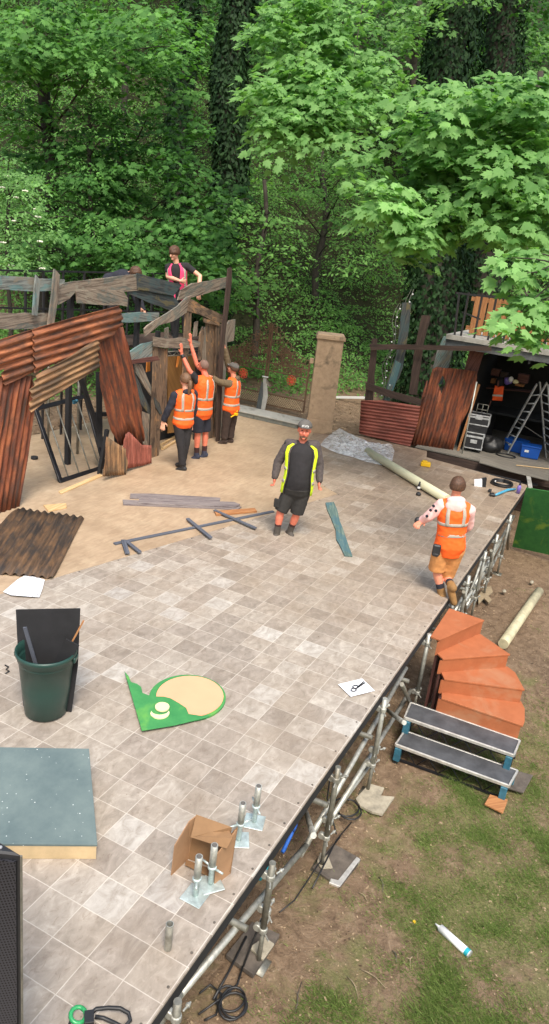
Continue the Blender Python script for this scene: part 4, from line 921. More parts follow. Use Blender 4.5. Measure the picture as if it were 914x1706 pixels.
# ---------------------------------------------------------------- platform step, gate, pillar, rail
st_ = thing('low_platform', 'low grey platform step in front of the ornate gate', 'platform', (13.3, 5.6, 0))
m = MB(); x0, x1, y0, y1, h = 13.02, 13.68, 4.55, 7.3, .13
m.box(((x0 + x1) / 2, (y0 + y1) / 2, h - .0125), (x1 - x0, y1 - y0, .025)); m.build('top', M['greydeck'], st_, False, .003)
m = MB(); m.box((x0 + .03, (y0 + y1) / 2, (h - .03) / 2 + .006), (.02, y1 - y0 - .02, h - .035)); m.build('front_edge', M['platform'], st_)
gate = thing('ornate_gate', 'tall brown scrollwork double gate with an arched top between the hut and the stone pillar', 'gate', (14.55, 6.2, 0)); XG = 14.55
gy0, gy1, gc = 5.1, 7.55, 6.25
def gtop(y): return 1.25 + .78 * math.exp(-((y - gc) / .62) ** 2)
m = MB()
for y in (gy0, gc - .03, gc + .03, gy1): m.box((XG, y, .05 + (gtop(y) + .05) / 2), (.035, .035, gtop(y)))
for z in (.08, .36, .95, 1.15): m.bar((XG, gy0, z), (XG, gy1, z), .025, .03)
m.build('frame', M['gatebrown'], gate)
m = MB(); y = gy0 + .1
while y < gy1: m.tube([(XG, y, .95), (XG, y, 1.22)], .007, 6); m.tube([(XG + .0, y, 1.15), (XG, y, gtop(y) - .05)], .006, 5); y += .085
m.build('bars', M['gatebrown'], gate, True)
m = MB(); rs = random.Random(3)
for k in range(150):
    y = rs.uniform(gy0 + .1, gy1 - .1); zt = gtop(y); z = rs.uniform(.98, zt); r = rs.uniform(.05, .12)
    pts = [(XG + rs.uniform(-.01, .01), y + r * (1 - .055 * i) * math.cos(i * .5 + k), z + r * (1 - .055 * i) * math.sin(i * .5 + k)) for i in range(15)]; m.tube(pts, .011, 5)
for k in range(22):
    y = gy0 + .06 + k * .112; r = .075; z = gtop(y) + .03; m.tube([(XG, y + r * math.cos(a), z + r * math.sin(a)) for a in [i * .7 for i in range(10)]], .01, 5)
m.build('scrollwork', M['gatebrown'], gate, True)
m = MB()
for k in range(36):
    y = gy0 + .04 + k * .066
    for s_ in (-1, 1): m.bar((XG - .01, y, .1), (XG - .01, y + .24 * s_, .34), .004, .014, (1, 0, 0)) if gy0 < y + .24 * s_ < gy1 else None
m.build('lattice_band', M['paleply'], gate)
def ornament(px, py, X, lbl):
    c = PX(px, py, X); o = thing('wheel_ornament', lbl, 'ornament', c, 'orange wheel ornaments hung by the gate'); m = MB()
    for k in range(8):
        a = k * math.pi / 4; q = c + Vector((0, .085 * math.cos(a), .085 * math.sin(a))); m.tube([q + Vector((0, .042 * math.cos(b), .042 * math.sin(b))) for b in [i * .7 for i in range(10)]], .008, 6); m.tube([c, q], .007, 6)
    m.tube([c + Vector((0, .05 * math.cos(b), .05 * math.sin(b))) for b in [i * .5 for i in range(14)]], .009, 6); m.build('wheel', M['ornament'], o, True); return o
ornament(485, 634, 14.4, 'round orange openwork wheel right of centre on the ornate gate'); ornament(405, 622, 13.9, 'round orange openwork wheel behind the worker in a cap')
pr2 = thing('propped_board', 'pale grey tapered boards tied together and leaning on the gate', 'board', G(436, 686)); pp_ = plane3(G(428, 684), G(440, 686), VP(440, 628, G(436, 686), .35))
for pts, mt in (([(438, 630), (444, 630), (446, 660), (440, 687), (434, 686), (438, 655)], 'greydeck'), ([(436, 634), (439, 640), (438, 660), (433, 685), (426, 682), (430, 660)], 'blackteal'), ([(443, 630), (447, 636), (451, 642), (448, 645), (443, 638)], 'oldwood')):
    m = MB(); m.slab([pp_(x, y) for x, y in pts], pp_.n * .02); m.build('board', M[mt], pr2)
m = MB(); m.box(pp_(442, 628) - pp_.n * .02, (.03, .16, .03)); m.build('tie', M['white'], pr2)
pil = thing('stone_pillar', 'tall beige painted stone gate pillar with a flat cap and dark stains', 'pillar', G(531, 722)); pc = G(530, 722) + FH * .28
Rp = Matrix((RH, FH, Vector((0, 0, 1)))).transposed()
ztop = VP(546, 566, G(531, 722)).z
m = MB(); m.box(pc + Vector((0, 0, .16)), (.62, .56, .32), Rp); m.build('plinth', M['pillar'], pil, False, .008)
m = MB(); m.box(pc + Vector((0, 0, .32 + (ztop - .32) / 2 - .001)), (.585, .53, ztop - .32), Rp); m.build('shaft', M['pillar'], pil, False, .008)
m = MB(); m.box(pc + Vector((0, 0, ztop + .035)), (.655, .60, .07), Rp); m.box(pc + Vector((0, 0, ztop + .09)), (.63, .575, .04), Rp, .95); m.build('cap', M['pillar'], pil, False, .008)
m = MB(); m.box(VP(519, 601, G(531, 722)), (.09, .10, .11), Rp); m.build('hinge_block', M['pillar'], pil, False, .006)
m = MB(); m.bar(PX(440, 660, 17.5), PX(607, 662.5, 17.5), .05, .06); tag(m.build('pale_rail', M['white'], None), 'long thin pale rail lying on the earth behind the gate and pillar', 'rail')
# ---------------------------------------------------------------- right hand fence piece
XF = 13.95; px_ = planeX(XF)
rf = thing('scrap_fence', 'crooked dark post and rail fence with leaning painted planks right of the pillar', 'fence', (XF, 2.4, 0))
planks(rf, px_, [
    ([(615, 573), (700, 575), (818, 577), (818, 585), (700, 583), (617, 583)], 'darkwood', -.12, 'rail'),
    ([(609, 637), (645, 649), (702, 666), (700, 676), (645, 661), (609, 648)], 'darkwood', -.08, 'rail'),
    ([(619, 564), (628, 564), (625, 610), (621, 667), (607, 667), (614, 610)], 'darkwood', -.02, 'post'),
    ([(670, 504), (685, 504), (682, 530), (679, 557), (670, 613), (664, 630), (658, 640), (648, 669), (637, 669), (645, 636), (660, 590)], 'blackteal', .02, 'plank'),
    ([(702, 525), (717, 526), (705, 572), (694, 658), (681, 656), (690, 583)], 'darkwood', .03, 'plank'),
    ([(739, 560), (760, 562), (747, 611), (735, 640), (715, 640), (728, 583)], 'tealwood', .75, 'plank'),
    ([(782, 583), (807, 585), (794, 624), (785, 660), (765, 655), (773, 619)], 'redbrown', .65, 'plank')], .03)
m = MB(); m.slab([px_(x, y) + Vector((.02, 0, 0)) for x, y in ((658, 600), (668, 606), (658, 640), (648, 668), (640, 667), (646, 640))], (-.012, 0, 0)); m.build('teal_patch', M['tealplank'], rf)
xr = planeX(13.78)
o = corr_build(corr([(601, 667), (638, 667), (700, 677), (696, 703), (683, 744), (638, 733), (598, 722)], xr, [(600, 690), (690, 703)], .075, .016), 'corrugated_sheet', 'rustred', None); tag(o, 'low rust red corrugated sheet with level ridges standing against the right fence', 'sheet')
dp = plane3(G(681, 741), G(754, 752), VP(757, 615, G(720, 748), .22)); o = thing('corrugated_sheet', 'tall leaning red corrugated sheet with a diamond shaped hole', 'sheet', G(718, 748))
rd = [(757, 615), (720, 748)]
def weld(ob):
    import bmesh
    bm = bmesh.new(); bm.from_mesh(ob.data); bmesh.ops.remove_doubles(bm, verts=bm.verts, dist=.0005); bm.to_mesh(ob.data); bm.free()
def corr_hole(outline, hole, pl, rdir, pitch, amp):
    n_ = pl.n; P_ = [pl(x, y) for x, y in outline]; a = (pl(*rdir[1]) - pl(*rdir[0])).normalized(); b = n_.cross(a).normalized(); o_ = P_[0]
    def tr(L): return [((p - o_).dot(b), (p - o_).dot(a)) for p in L]
    q = tr(P_); hq = tr([pl(x, y) for x, y in hole]); lo = min(x for x, _ in q); hi = max(x for x, _ in q); ns = int((hi - lo) / pitch * 10); m = MB()
    def cuts(poly, x):
        ys = []
        for k in range(len(poly)):
            (x0, y0), (x1, y1) = poly[k], poly[(k + 1) % len(poly)]
            if (x0 <= x < x1) or (x1 <= x < x0): ys.append(y0 + (y1 - y0) * (x - x0) / (x1 - x0))
        return sorted(ys)
    hm = sum(y for _, y in hq) / len(hq); prev = {}
    for i in range(ns + 1):
        x = lo + (hi - lo) * (i + (.02 if i == 0 else -.02 if i == ns else 0)) / ns; ys = cuts(q, x)
        if len(ys) < 2: prev = {}; continue
        hs = cuts(hq, x); segs = {'a': (ys[0], hs[0] if len(hs) > 1 else hm), 'b': (hs[-1] if len(hs) > 1 else hm, ys[-1])}
        cur = {}
        for key, (s0, s1) in segs.items():
            row = []
            for k in range(5): y = s0 + (s1 - s0) * k / 4; row.append(len(m.v)); m.v.append(o_ + b * x + a * y + n_ * amp * math.sin(2 * math.pi * x / pitch)); m.uv.append((y, x))
            if key in prev:
                for k in range(4): m.f.append((prev[key][k], prev[key][k + 1], row[k + 1], row[k]))
            cur[key] = row
        prev = cur
    return m
corr_build(corr_hole([(720, 615), (727, 611), (740, 613), (760, 614), (794, 619), (794, 639), (781, 681), (762, 718), (754, 752), (735, 749), (708, 746), (681, 741), (690, 715), (711, 651)], [(730, 640), (737, 625), (742, 637), (735, 657)], dp, rd, .075, .013), 'sheet', 'rustdeep', o); weld(bpy.data.objects['sheet'])
m = MB(); m.bar(dp(757, 752) + Vector((.05, -.06, 0)), dp(792, 640) + Vector((.1, -.06, 0)), .05, .04, dp.n); m.build('side_batten', M['oakwood'], o)
m = MB(); m.tube([G(769, 758), VP(794, 636, G(769, 758), .15)], .018, 8); tag(m.build('light_pole', M['galv'], None, True), 'thin pale metal pole leaning beside the tall red sheet', 'pole')
# festoon cables with bulbs
for (a, b, k_, lb) in (((689, 482), (645, 664), 16, 'bulb string rising from the scrap fence beside the teal plank'), ((668, 506), (633, 662), 13, 'bulb string rising at the left end of the scrap fence')):
    A_, B_ = PX(*a, 14.3), PX(*b, 13.9); o = thing('bulb_string', lb, 'light string', B_); m = MB(); pts = [A_.lerp(B_, i / 12) + Vector((0, .05 * math.sin(i * 1.1), -.12 * math.sin(math.pi * i / 12))) for i in range(13)]; m.tube(pts, .008, 5); m.tube([p + Vector((0, .05 + .03 * math.sin(i), 0)) for i, p in enumerate(pts)], .006, 5); m.build('cord', M['galvdark'], o)
    m = MB()
    for i in range(k_): q = A_.lerp(B_, (i + .5) / k_) + Vector((0, .03 * math.sin(i * 2), -.12 * math.sin(math.pi * (i + .5) / k_) - .02)); m.ball(q, .018, None, 8, 6)
    m.build('bulbs', M['white'], o, True)
# ---------------------------------------------------------------- booth
XB = 13.95; pb_ = planeX(XB)
bo = thing('backstage_booth', 'dark open fronted backstage booth with a railed deck on its roof, at the right', 'booth', (14.5, 0, 0))
bx0, bx1, by0, by1 = 13.78, 17.6, -3.4, 1.15
m = MB()
for k in range(16):
    x0 = bx0 + k * .24; m.box((x0 + .118, (by0 + 1.9) / 2, .015), (.232, 1.9 - by0, .03))
m.build('floor_boards', M['bootfloor'], bo)
m = MB(); m.box((bx0 + .01, (by0 + 1.9) / 2, -.12), (.03, 1.9 - by0, .2)); m.box((bx0 + .1, (by0 + 1.9) / 2, -.62), (.05, 1.9 - by0, .8)); m.build('floor_fascia', M['darkwood'], bo)
rl_, rr_ = pb_(760, 578), pb_(914, 604); e = (rr_ - rl_); slope = e.z / e.y
def rz(y): return rl_.z + slope * (y - rl_.y)
m = MB(); m.slab([(XB, by1 + .55, rz(by1 + .55) - .02), (XB, by1 + .55, rz(by1 + .55) + .13), (XB, by0, rz(by0) + .13), (XB, by0, rz(by0) - .02)], (.06, 0, 0)); m.build('fascia', M['fascia'], bo)
m = MB(); m.slab([(XB - .04, by1 + .55, rz(by1 + .55) + .14), (XB - .04, by0, rz(by0) + .14), (bx1, by0, rz(by0) + .14), (bx1, by1 + .55, rz(by1 + .55) + .14)], (0, 0, .10)); m.build('roof_deck', M['greydeck'], bo)
m = MB(); m.box((bx1, (by0 + by1) / 2, 1.1), (.06, by1 - by0, 2.3)); m.box((16.15, by1, 1.05), (2.8, .05, 2.05)); m.box(((bx0 + bx1) / 2, by0, 1.1), (bx1 - bx0, .05, 2.3)); m.build('wall', M['matblack'], bo)
for pxa, pya, pxb, pyb in ((781, 487, 767, 562), (803, 492, 788, 572), (827, 495, 811, 573), (853, 498, 836, 578), (893, 545, 882, 602), (912, 552, 901, 604), (765, 487, 757, 560)):
    a, b = PX(pxa, pya, 14.0), PX(pxb, pyb, 14.0); m = MB(); m.bar((b.x, b.y, b.z - .05), (b.x, b.y + (a.y - b.y), a.z), .04, .04); m.build('baluster', M['black'], bo)
m = MB(); a, b = PX(760, 488, 14.0), PX(930, 508, 14.0); m.bar(a, b, .05, .04); m.bar(PX(770, 520, 14.02), PX(800, 532, 14.02), .03, .03); m.build('top_rail', M['black'], bo)
m = MB(); zz = rz(.5) + .26
for k in range(15):
    y = 1.35 - k * .155; m.box((14.75, y, zz + .42), (.02, .12, .84 + random.uniform(-.02, .02)))
m.build('wooden_slat', M['oakwood'], bo)
m = MB()
for z in (.12, .75): m.box((14.79, .3, zz + z), (.05, 2.4, .09))
m.build('slat_rail', M['oakwood'], bo)
m = MB(); m.box((16.2, -.1, .78), (.9, 1.9, .05)); 
for y in (-.95, .75): m.box((16.2, y, .4), (.8, .05, .74))
tag(m.build('work_table', M['matblack'], None), 'black table deep inside the booth', 'table')
# things in the booth
def on_px(px, py, X): return PX(px, py, X)
c = PX(830, 655, 15.3); vs = thing('hi_vis_vest', 'orange hi-vis vest hanging in the dark booth', 'vest', c); m = MB()
m.slab([PX(x, y, 15.3) for x, y in ((824, 642), (830, 645), (835, 643), (839, 644), (836, 668), (819, 667))], (.05, 0, 0)); m.build('cloth', M['orangedim'], vs, False, .01)
m = MB(); m.slab([PX(x, y, 15.27) for x, y in ((820.5, 657), (837.5, 658), (837, 661), (820, 660))], (.02, 0, 0)); m.build('reflective_band', M['band'], vs)
m = MB(); m.tube([PX(818, 668, 15.3), PX(813, 680, 15.3)], .015, 6); m.tube([PX(829, 643, 15.32), PX(830, 634, 15.32)], .02, 6); m.build('hanger', M['redbrown'], vs)
def blob(px, py, X, rad, mat, name, lbl, cat):
    m = MB(); m.ball(PX(px, py, X), rad, None, 14, 9)
    for k, p in enumerate(m.v): m.v[k] = p + (p - PX(px, py, X)) * .3 * noise.noise(p * 14)
    return tag(m.build(name, M[mat], None, True), lbl, cat)
blob(846, 634, 15.9, (.08, .10, .09), 'purple', 'cloth_bundle', 'purple cloth bundle on the table in the booth', 'bundle'); blob(851, 632, 15.8, (.06, .06, .07), 'white', 'cloth_bundle', 'white cloth bundle beside the purple one in the booth', 'bundle'); blob(859, 636, 15.9, (.06, .07, .05), 'cream', 'cloth_bundle', 'small cream bundle right of the purple one in the booth', 'bundle')
blob(833, 636, 15.9, (.1, .1, .1), 'matblack', 'hat', 'round black hat above the orange vest in the booth', 'hat')
for px, py, w, h, mt, lb in ((826, 620, .2, .16, 'redbrown', 'reddish box high on the back shelf, left one'), (840, 624, .16, .12, 'darkwood', 'dark brown box on the back shelf between the reddish ones'), (872, 630, .25, .2, 'redbrown', 'large reddish box at the right of the back shelf'), (866, 641, .2, .06, 'oakwood', 'low orange brown box under the large reddish box'), (822, 634, .1, .12, 'oakwood', 'small orange brown box left of the black hat')):
    m = MB(); m.box(PX(px, py, 16.3), (.2, w, h)); tag(m.build('storage_box', M[mt], None, False, .004), lb, 'box')
m = MB(); m.bar(PX(812, 645, 16.5), PX(885, 652, 16.5), .35, .02); tag(m.build('shelf', M['redbrown'], None), 'shelf across the back of the booth holding boxes', 'shelf')
def case(px, py, w, h, d, lbl, z0, wheels=False, trim='alu', X=14.6):
    c = PX(px, py, X); c.z = z0; o = thing('flight_case', lbl, 'flight case', c, None); R = Matrix.Rotation(.12, 3, 'Z')
    m = MB(); m.box(c + Vector((0, 0, h / 2)), (d, w, h), R); m.build('body', M['black'], o, False, .005)
    m = MB()
    for z in (.0, h * .72, h * .78, h):
        for s_ in (-1, 1): m.box(c + R @ Vector((s_ * d / 2, 0, z)), (.014, w + .02, .024), R); m.box(c + R @ Vector((0, s_ * w / 2, z)), (d + .02, .014, .024), R)
    for sx_ in (-1, 1):
        for sy_ in (-1, 1): m.box(c + R @ Vector((sx_ * d / 2, sy_ * w / 2, h / 2)), (.022, .022, h), R)
    m.build('edge_trim', M[trim], o, False, .002)
    m = MB(); m.box(c + R @ Vector((-d / 2 - .008, 0, h * .45 if wheels else h * .75)), (.012, .15, .08), R); m.build('latch', M[trim], o, False, .003)
    if wheels:
        for s_ in (-1, 1):
            m = MB(); m.lathe(c + R @ Vector((-d / 2 + .06, s_ * (w / 2 - .05), -.045)), [(.04, -.012), (.04, .012)], 14, Matrix.Rotation(math.pi / 2, 3, 'X')); m.build('wheel', M['black'], o, True)
    return o
case(787, 748, .40, .36, .4, 'lower black and silver flight case on castors in the booth', .12, True)
case(793, 722, .42, .15, .34, 'plain black case between the two silver edged cases', .50, False, 'black')
case(797, 704, .46, .22, .36, 'upper black flight case with silver edges on the stack', .67)
m = MB(); a = PX(793, 688, 14.6); 
for dy in (0, .12, .24): m.tube([a + Vector((0, -dy, -.05)), a + Vector((0, -dy, .22))], .01, 6)
m.tube([a + Vector((0, 0, .22)), a + Vector((0, -.24, .22))], .01, 6); m.tube([a + Vector((0, 0, .1)), a + Vector((0, -.24, .1))], .01, 6); tag(m.build('trolley_handle', M['galvdark'], None, True), 'dark tubular handle standing on the top flight case', 'handle')
c = G(816, 752, .03); m = MB(); m.ball(c + Vector((0, 0, .15)), (.22, .24, .2), None, 20, 14)
for k, p in enumerate(m.v): m.v[k] = p + (p - c) * .35 * noise.noise(p * 6)
tag(m.build('refuse_bag', M['cable'], None, True), 'crumpled black refuse bag beside the flight cases', 'bag')
def tub(px, py, w, lbl, rz_):
    c = G(px, py, .03); o = thing('storage_tub', lbl, 'tub', c, 'blue plastic tubs in the booth'); R = Matrix.Rotation(rz_, 3, 'Z'); m = MB(); m.box(c + Vector((0, 0, .14)), (.30, w * .92, .26), R, 1.1); m.build('body', M['blueplastic'], o, False, .012)
    m = MB(); m.box(c + Vector((0, 0, .285)), (.36, w * 1.06, .035), R); m.build('lid', M['blueplastic'], o, False, .01); m = MB(); m.box(c + R @ Vector((-.165, .08, .17)), (.006, .09, .05), R); m.build('tub_label', M['white'], o); return o
tub(881, 762, .42, 'front blue lidded plastic tub with a small white label', .1); tub(857, 752, .46, 'rear blue plastic tub seen behind the ladder legs', -.2)
# ladder
ld = thing('step_ladder', 'tall aluminium ladder opened into an A shape in front of the booth', 'ladder', G(880, 765, .03))
lo_l = G(834, 747, .03); lo_r = G(845, 755, .03); tp_l = VP(894, 640, G(885, 765, .03)); tp_r = VP(911, 637, G(885, 765, .03), -.1)
def side(a, b, nm='stile'): m = MB(); m.bar(a, b, .028, .07, FH); m.build(nm, M['alu'], ld, False, .004)
side(lo_l, tp_l); side(lo_r, tp_r)
for k in range(1, 8): m = MB(); t_ = k / 8.4; m.tube([lo_l.lerp(tp_l, t_), lo_r.lerp(tp_r, t_)], .016, 8); m.build('rung', M['alu'], ld, True)
bl_ = G(909, 762, .03); br_ = G(922, 772, .03); tq_l = VP(899, 636, G(885, 765, .03), .1); tq_r = VP(912, 640, G(885, 765, .03))
side(bl_, tq_l); side(br_, tq_r)
for k in range(1, 9): m = MB(); t_ = k / 9.4; m.tube([bl_.lerp(tq_l, t_), br_.lerp(tq_r, t_)], .016, 8); m.build('rung', M['alu'], ld, True)
m = MB(); m.tube([lo_l.lerp(tp_l, .45), bl_.lerp(tq_l, .25)], .008, 6); m.build('stay', M['galvdark'], ld)
m = MB(); c = G(842, 760, .03); m.tube([c + Vector((.16 * math.cos(a), .22 * math.sin(a), .02)) for a in [i * .4 for i in range(17)]], .014, 6); tag(m.build('black_hose', M['cable'], None, True), 'loop of black hose on the booth floor by the ladder foot', 'hose')
on_stage('loose_board', [(800, 764), (835, 770), (914, 792), (914, 800), (850, 785), (798, 770)], .02, 'bootfloor', 'weathered grey board lying along the front of the booth floor', 'board', .032)
m = MB(); m.tube([G(860, 775, .05), G(914, 781, .05), G(940, 784, .05)], .01, 6); tag(m.build('thin_rod', M['palewood'], None), 'thin pale rod on the booth floor in front of the blue tub', 'rod')
m = MB(); 
for k in range(3): m.tube([(13.4 + .08 * k, 1.4, -.12 - .05 * k), (13.4 + .06 * k, .4, -.2), (13.45 + .05 * k, -.9, -.15)], .018, 6)
tag(m.build('trough_cable', M['cable'], None, True), 'black cables running along the dark trough behind the stage', 'cable')
# ---------------------------------------------------------------- cables, straps, debris by the lawn
def coil(px, py, z, r, n, lbl, name='ground_cable'):
    c = G(px, py, z); m = MB(); pts = []
    for i in range(n * 16): a = i * math.pi / 8; rr = r * (1 + .25 * noise.noise(Vector((i * .1, 3, 0)))); pts.append(c + Vector((rr * math.cos(a) + .03 * math.sin(i * .13), rr * .9 * math.sin(a) + .03 * math.cos(i * .1), .012 + .01 * noise.noise(Vector((i * .3, 0, 0))) + .004 * (i // 16))))
    m.tube(pts, .009, 6); return m, c
m, c = coil(385, 1672, -.97, .10, 3, ''); m.tube([G(404, 1610, -.95), G(395, 1640, -.96), G(372, 1660, -.96), G(330, 1690, -.96)], .008, 6); m.tube([G(437, 1530, -.6), G(420, 1570, -.85), G(405, 1610, -.95)], .008, 6); m.tube([G(410, 1560, -.92), G(380, 1620, -.96), G(355, 1665, -.96)], .009, 6)
m.tube([G(332, 1655, -.96), G(350, 1640, -.96), G(368, 1655, -.96), G(360, 1690, -.97), G(340, 1700, -.97)], .008, 6); tag(m.build('ground_cable', M['cable'], None, True), 'coiled black cable on the bare earth at the bottom of the picture', 'cable')
m, c = coil(578, 1350, -1.1, .13, 2, ''); m.tube([G(585, 1370, -1.1), G(560, 1400, -1.05), G(540, 1440, -1.06), G(520, 1480, -1.04)], .007, 6); tag(m.build('ground_cable', M['cable'], None, True), 'black cable loop on the ground below the second ledger tube', 'cable')
m = MB(); m.tube([G(566, 1395, -1.05), G(530, 1440, -1.03), G(490, 1500, -1.0), G(465, 1520, -.99)], .006, 6); m.tube([G(555, 1250, -.7), G(545, 1330, -.9), G(560, 1390, -1.05)], .007, 6); tag(m.build('ground_cable', M['cable'], None, True), 'thin black cable trailing across the grass between two scaffolding feet', 'cable')
s_ = EY + .10
m = MB(); m.tube([PY(494, 1368, s_), PY(484, 1392, s_), PY(470, 1420, s_)], .016, 8); m.tube([PY(492, 1372, s_ + .04), PY(473, 1418, s_ + .04)], .012, 6); m.box(PY(489, 1378, s_), (.05, .04, .05)); tag(m.build('ratchet_strap', M['bluerope'], None, True), 'bright blue strap hanging under the stage edge', 'strap')
m = MB(); m.tube([PY(448, 1432, s_), PY(440, 1452, s_), PY(432, 1464, s_)], .018, 8); m.tube([PY(445, 1436, s_ + .03), PY(436, 1458, s_ + .03)], .012, 6); tag(m.build('teal_strap', M['tealplastic'], None, True), 'teal strap tucked under the stage edge, nearer the camera than the blue one', 'strap')
rt = random.Random(5)
for (a, b, lb) in (((488, 1706), (500, 1652), 'long pale twig at the bottom, nearest the stage'), ((597, 1625), (640, 1657), 'long brown twig in the grass left of the cartridge'), ((575, 1640), (594, 1678), 'forked brown twig below the long brown one'), ((632, 1455), (638, 1482), 'short upright lying twig right of the second sole board'), ((597, 1485), (612, 1500), 'small pale chip of wood near the second sole board'), ((859, 1478), (864, 1490), 'short pale stick far out on the grass'), ((685, 1598), (681, 1622), 'short tan stick left of the cartridge'), ((652, 1590), (658, 1612), 'thin tan stick among the grass tufts')):
    A_, B_ = G(*a, -1.1), G(*b, -1.1)
    for q in (A_, B_): q.z = terrain(q.x, q.y) + .012
    m = MB(); mid = A_.lerp(B_, .5) + Vector((rt.uniform(-.015, .015), rt.uniform(-.02, .02), .008)); m.tube([A_, A_.lerp(mid, .5) + Vector((.004, -.005, .003)), mid, B_], [.003, .0045, .004, .002], 6); m.tube([mid, mid + Vector((rt.uniform(-.02, .02), rt.uniform(-.03, .03), .008))], [.003, .0015], 5); tag(m.build('twig', M['browncloth'] if rt.random() < .7 else M['soleboard'], None, True), lb, 'twig', 'twigs on the worn grass')
for (x, y, lb) in ((552, 1579, 'small orange peel scrap on the bare earth'), (690, 1538, 'yellow orange leaf left of the cartridge nozzle')):
    q = G(x, y, -1.13); m = MB(); m.add([q + Vector((.02, 0, .01)), q + Vector((.005, .018, .02)), q + Vector((-.02, .008, .005)), q + Vector((-.01, -.02, .016))], [(0, 1, 2, 3)]); tag(m.build('fallen_leaf', M['yellowplastic'], None, False, 0, .002), lb, 'leaf')
for (x, y, r, lb) in ((886, 970, .06, 'pale stone on the earth near the muddy tube'), (840, 985, .05, 'brown clod on the earth beyond the cloth scrap')):
    q = G(x, y, -1.12); m = MB(); m.ball(q, (r, r * .7, r * .5), None, 10, 7)
    for k, p in enumerate(m.v): m.v[k] = p + (p - q) * .5 * noise.noise(p * 12)
    tag(m.build('stone', M['concrete'], None, True), lb, 'stone')
# lawn blades and litter
def scatter():
    P_ = []; Dn = []
    xs = np.concatenate([RNG.uniform(-.6, 10.5, 130000), RNG.uniform(.2, 5, 130000)]); ys = np.concatenate([RNG.uniform(-3.4, .4, 130000), RNG.uniform(-3.2, -1.2, 130000)])
    keep = []
    for x, y in zip(xs, ys):
        n_ = noise.noise(Vector((x * 1.1, y * 1.1, 0))) * .6 + noise.noise(Vector((x * 3.6, y * 3.6, 5))) * .55 - .16 + .3 * sm(-1.0, -2.2, y) - .55 * sm(5.5, 7.5, x) - (.25 if y > EY else 0)
        if n_ > -.30 + .75 * random.random() ** .8: keep.append((x, y, terrain(x, y), n_))
    k = np.array(keep); N = len(k)
    a = RNG.random(N) * 2 * np.pi; d = np.c_[np.cos(a) * .8, np.sin(a) * .8, .5 + .5 * RNG.random(N)]; nr = np.c_[-np.sin(a), np.cos(a), RNG.normal(0, .3, N) + .4]
    o = leafmesh('grass', k[:, :3], nr, d, RNG.uniform(.025, .065, N) * (1 + np.clip(k[:, 3], 0, .5)), TB, M['grass']); o['kind'] = 'stuff'; tag(o, 'short patchy grass on the worn lawn', 'grass')
    N = 14000; x = RNG.uniform(-.6, 12, N); y = RNG.uniform(-3.6, -.2, N); z = np.array([terrain(a, b) for a, b in zip(x, y)]) + .006
    nr = np.c_[RNG.normal(0, .4, (N, 2)), np.ones(N)]; o = leafmesh('litter', np.c_[x, y, z], nr, RNG.normal(0, 1, (N, 3)) * [1, 1, .1], RNG.uniform(.008, .03, N) * np.where(RNG.random(N) > .96, 2., 1.), TE, M['litter']); o['kind'] = 'stuff'; tag(o, 'small dead leaves and wood chips scattered on the earth', 'leaf litter')
    N = 9000; x = RNG.uniform(8, 24, N); y = RNG.uniform(1, 13, N); m_ = (x > 13.8) | (y > 8.0); x, y = x[m_], y[m_]; N = len(x); z = np.array([terrain(a, b) for a, b in zip(x, y)]) + .02
    nr = np.c_[RNG.normal(0, .4, (N, 2)), np.ones(N)]; o = leafmesh('woodland_litter', np.c_[x, y, z], nr, RNG.normal(0, 1, (N, 3)) * [1, 1, .1], RNG.uniform(.03, .08, N), TE, M['litter']); o['kind'] = 'stuff'; tag(o, 'dead leaves on the brown earth behind the stage', 'leaf litter')
scatter()
# ---------------------------------------------------------------- people
def bake_remesh(mb, name, mat, parent, voxel, crease=0.0, seed=0, smooth_it=3):
    o = mb.build(name, mat, parent, True)
    r = o.modifiers.new('r', 'REMESH'); r.mode = 'VOXEL'; r.voxel_size = voxel; r.use_smooth_shade = True
    s_ = o.modifiers.new('s', 'SMOOTH'); s_.iterations = smooth_it; s_.factor = .5
    dg = bpy.context.evaluated_depsgraph_get(); me = bpy.data.meshes.new_from_object(o.evaluated_get(dg)); o.modifiers.clear(); old = o.data; o.data = me; bpy.data.meshes.remove(old)
    if crease:
        N_ = len(me.vertices); co = np.zeros(N_ * 3, np.float32); me.vertices.foreach_get('co', co); nr = np.zeros(N_ * 3, np.float32); me.vertex_normals.foreach_get('vector', nr); co = co.reshape(-1, 3); nr = nr.reshape(-1, 3); h = np.zeros((N_, 1), np.float32)
        for i in range(N_):
            x_, y_, z_ = co[i].tolist(); h[i, 0] = (1 - abs(noise.noise((x_ * 6 + seed, y_ * 6, z_ * 9))) * 3) * .35 + noise.noise((x_ * 22 + seed, y_ * 22, z_ * 22)) * .5
        me.vertices.foreach_set('co', (co + nr * h * crease).ravel())
    for p in me.polygons: p.use_smooth = True
    if not me.materials: me.materials.append(mat)
    return o
TT = [-.16, -.06, .08, .3, .55, .75, .88, .96, 1.0]
TW = [.10, .165, .168, .150, .165, .180, .160, .085, .058]
TD = [.08, .115, .120, .108, .118, .120, .095, .065, .055]
def interp(t, xs, ys):
    if t <= xs[0]: return ys[0]
    for a, b, u, v in zip(xs, xs[1:], ys, ys[1:]):
        if t <= b: return u + (v - u) * (t - a) / (b - a)
    return ys[-1]
def cone(mb, a, b, r0, r1, n=16):
    a = Vector(a); b = Vector(b); mb.tube([a, a.lerp(b, .5), b], [r0, (r0 + r1) / 2, r1], n); mb.ball(a, r0 * .98)
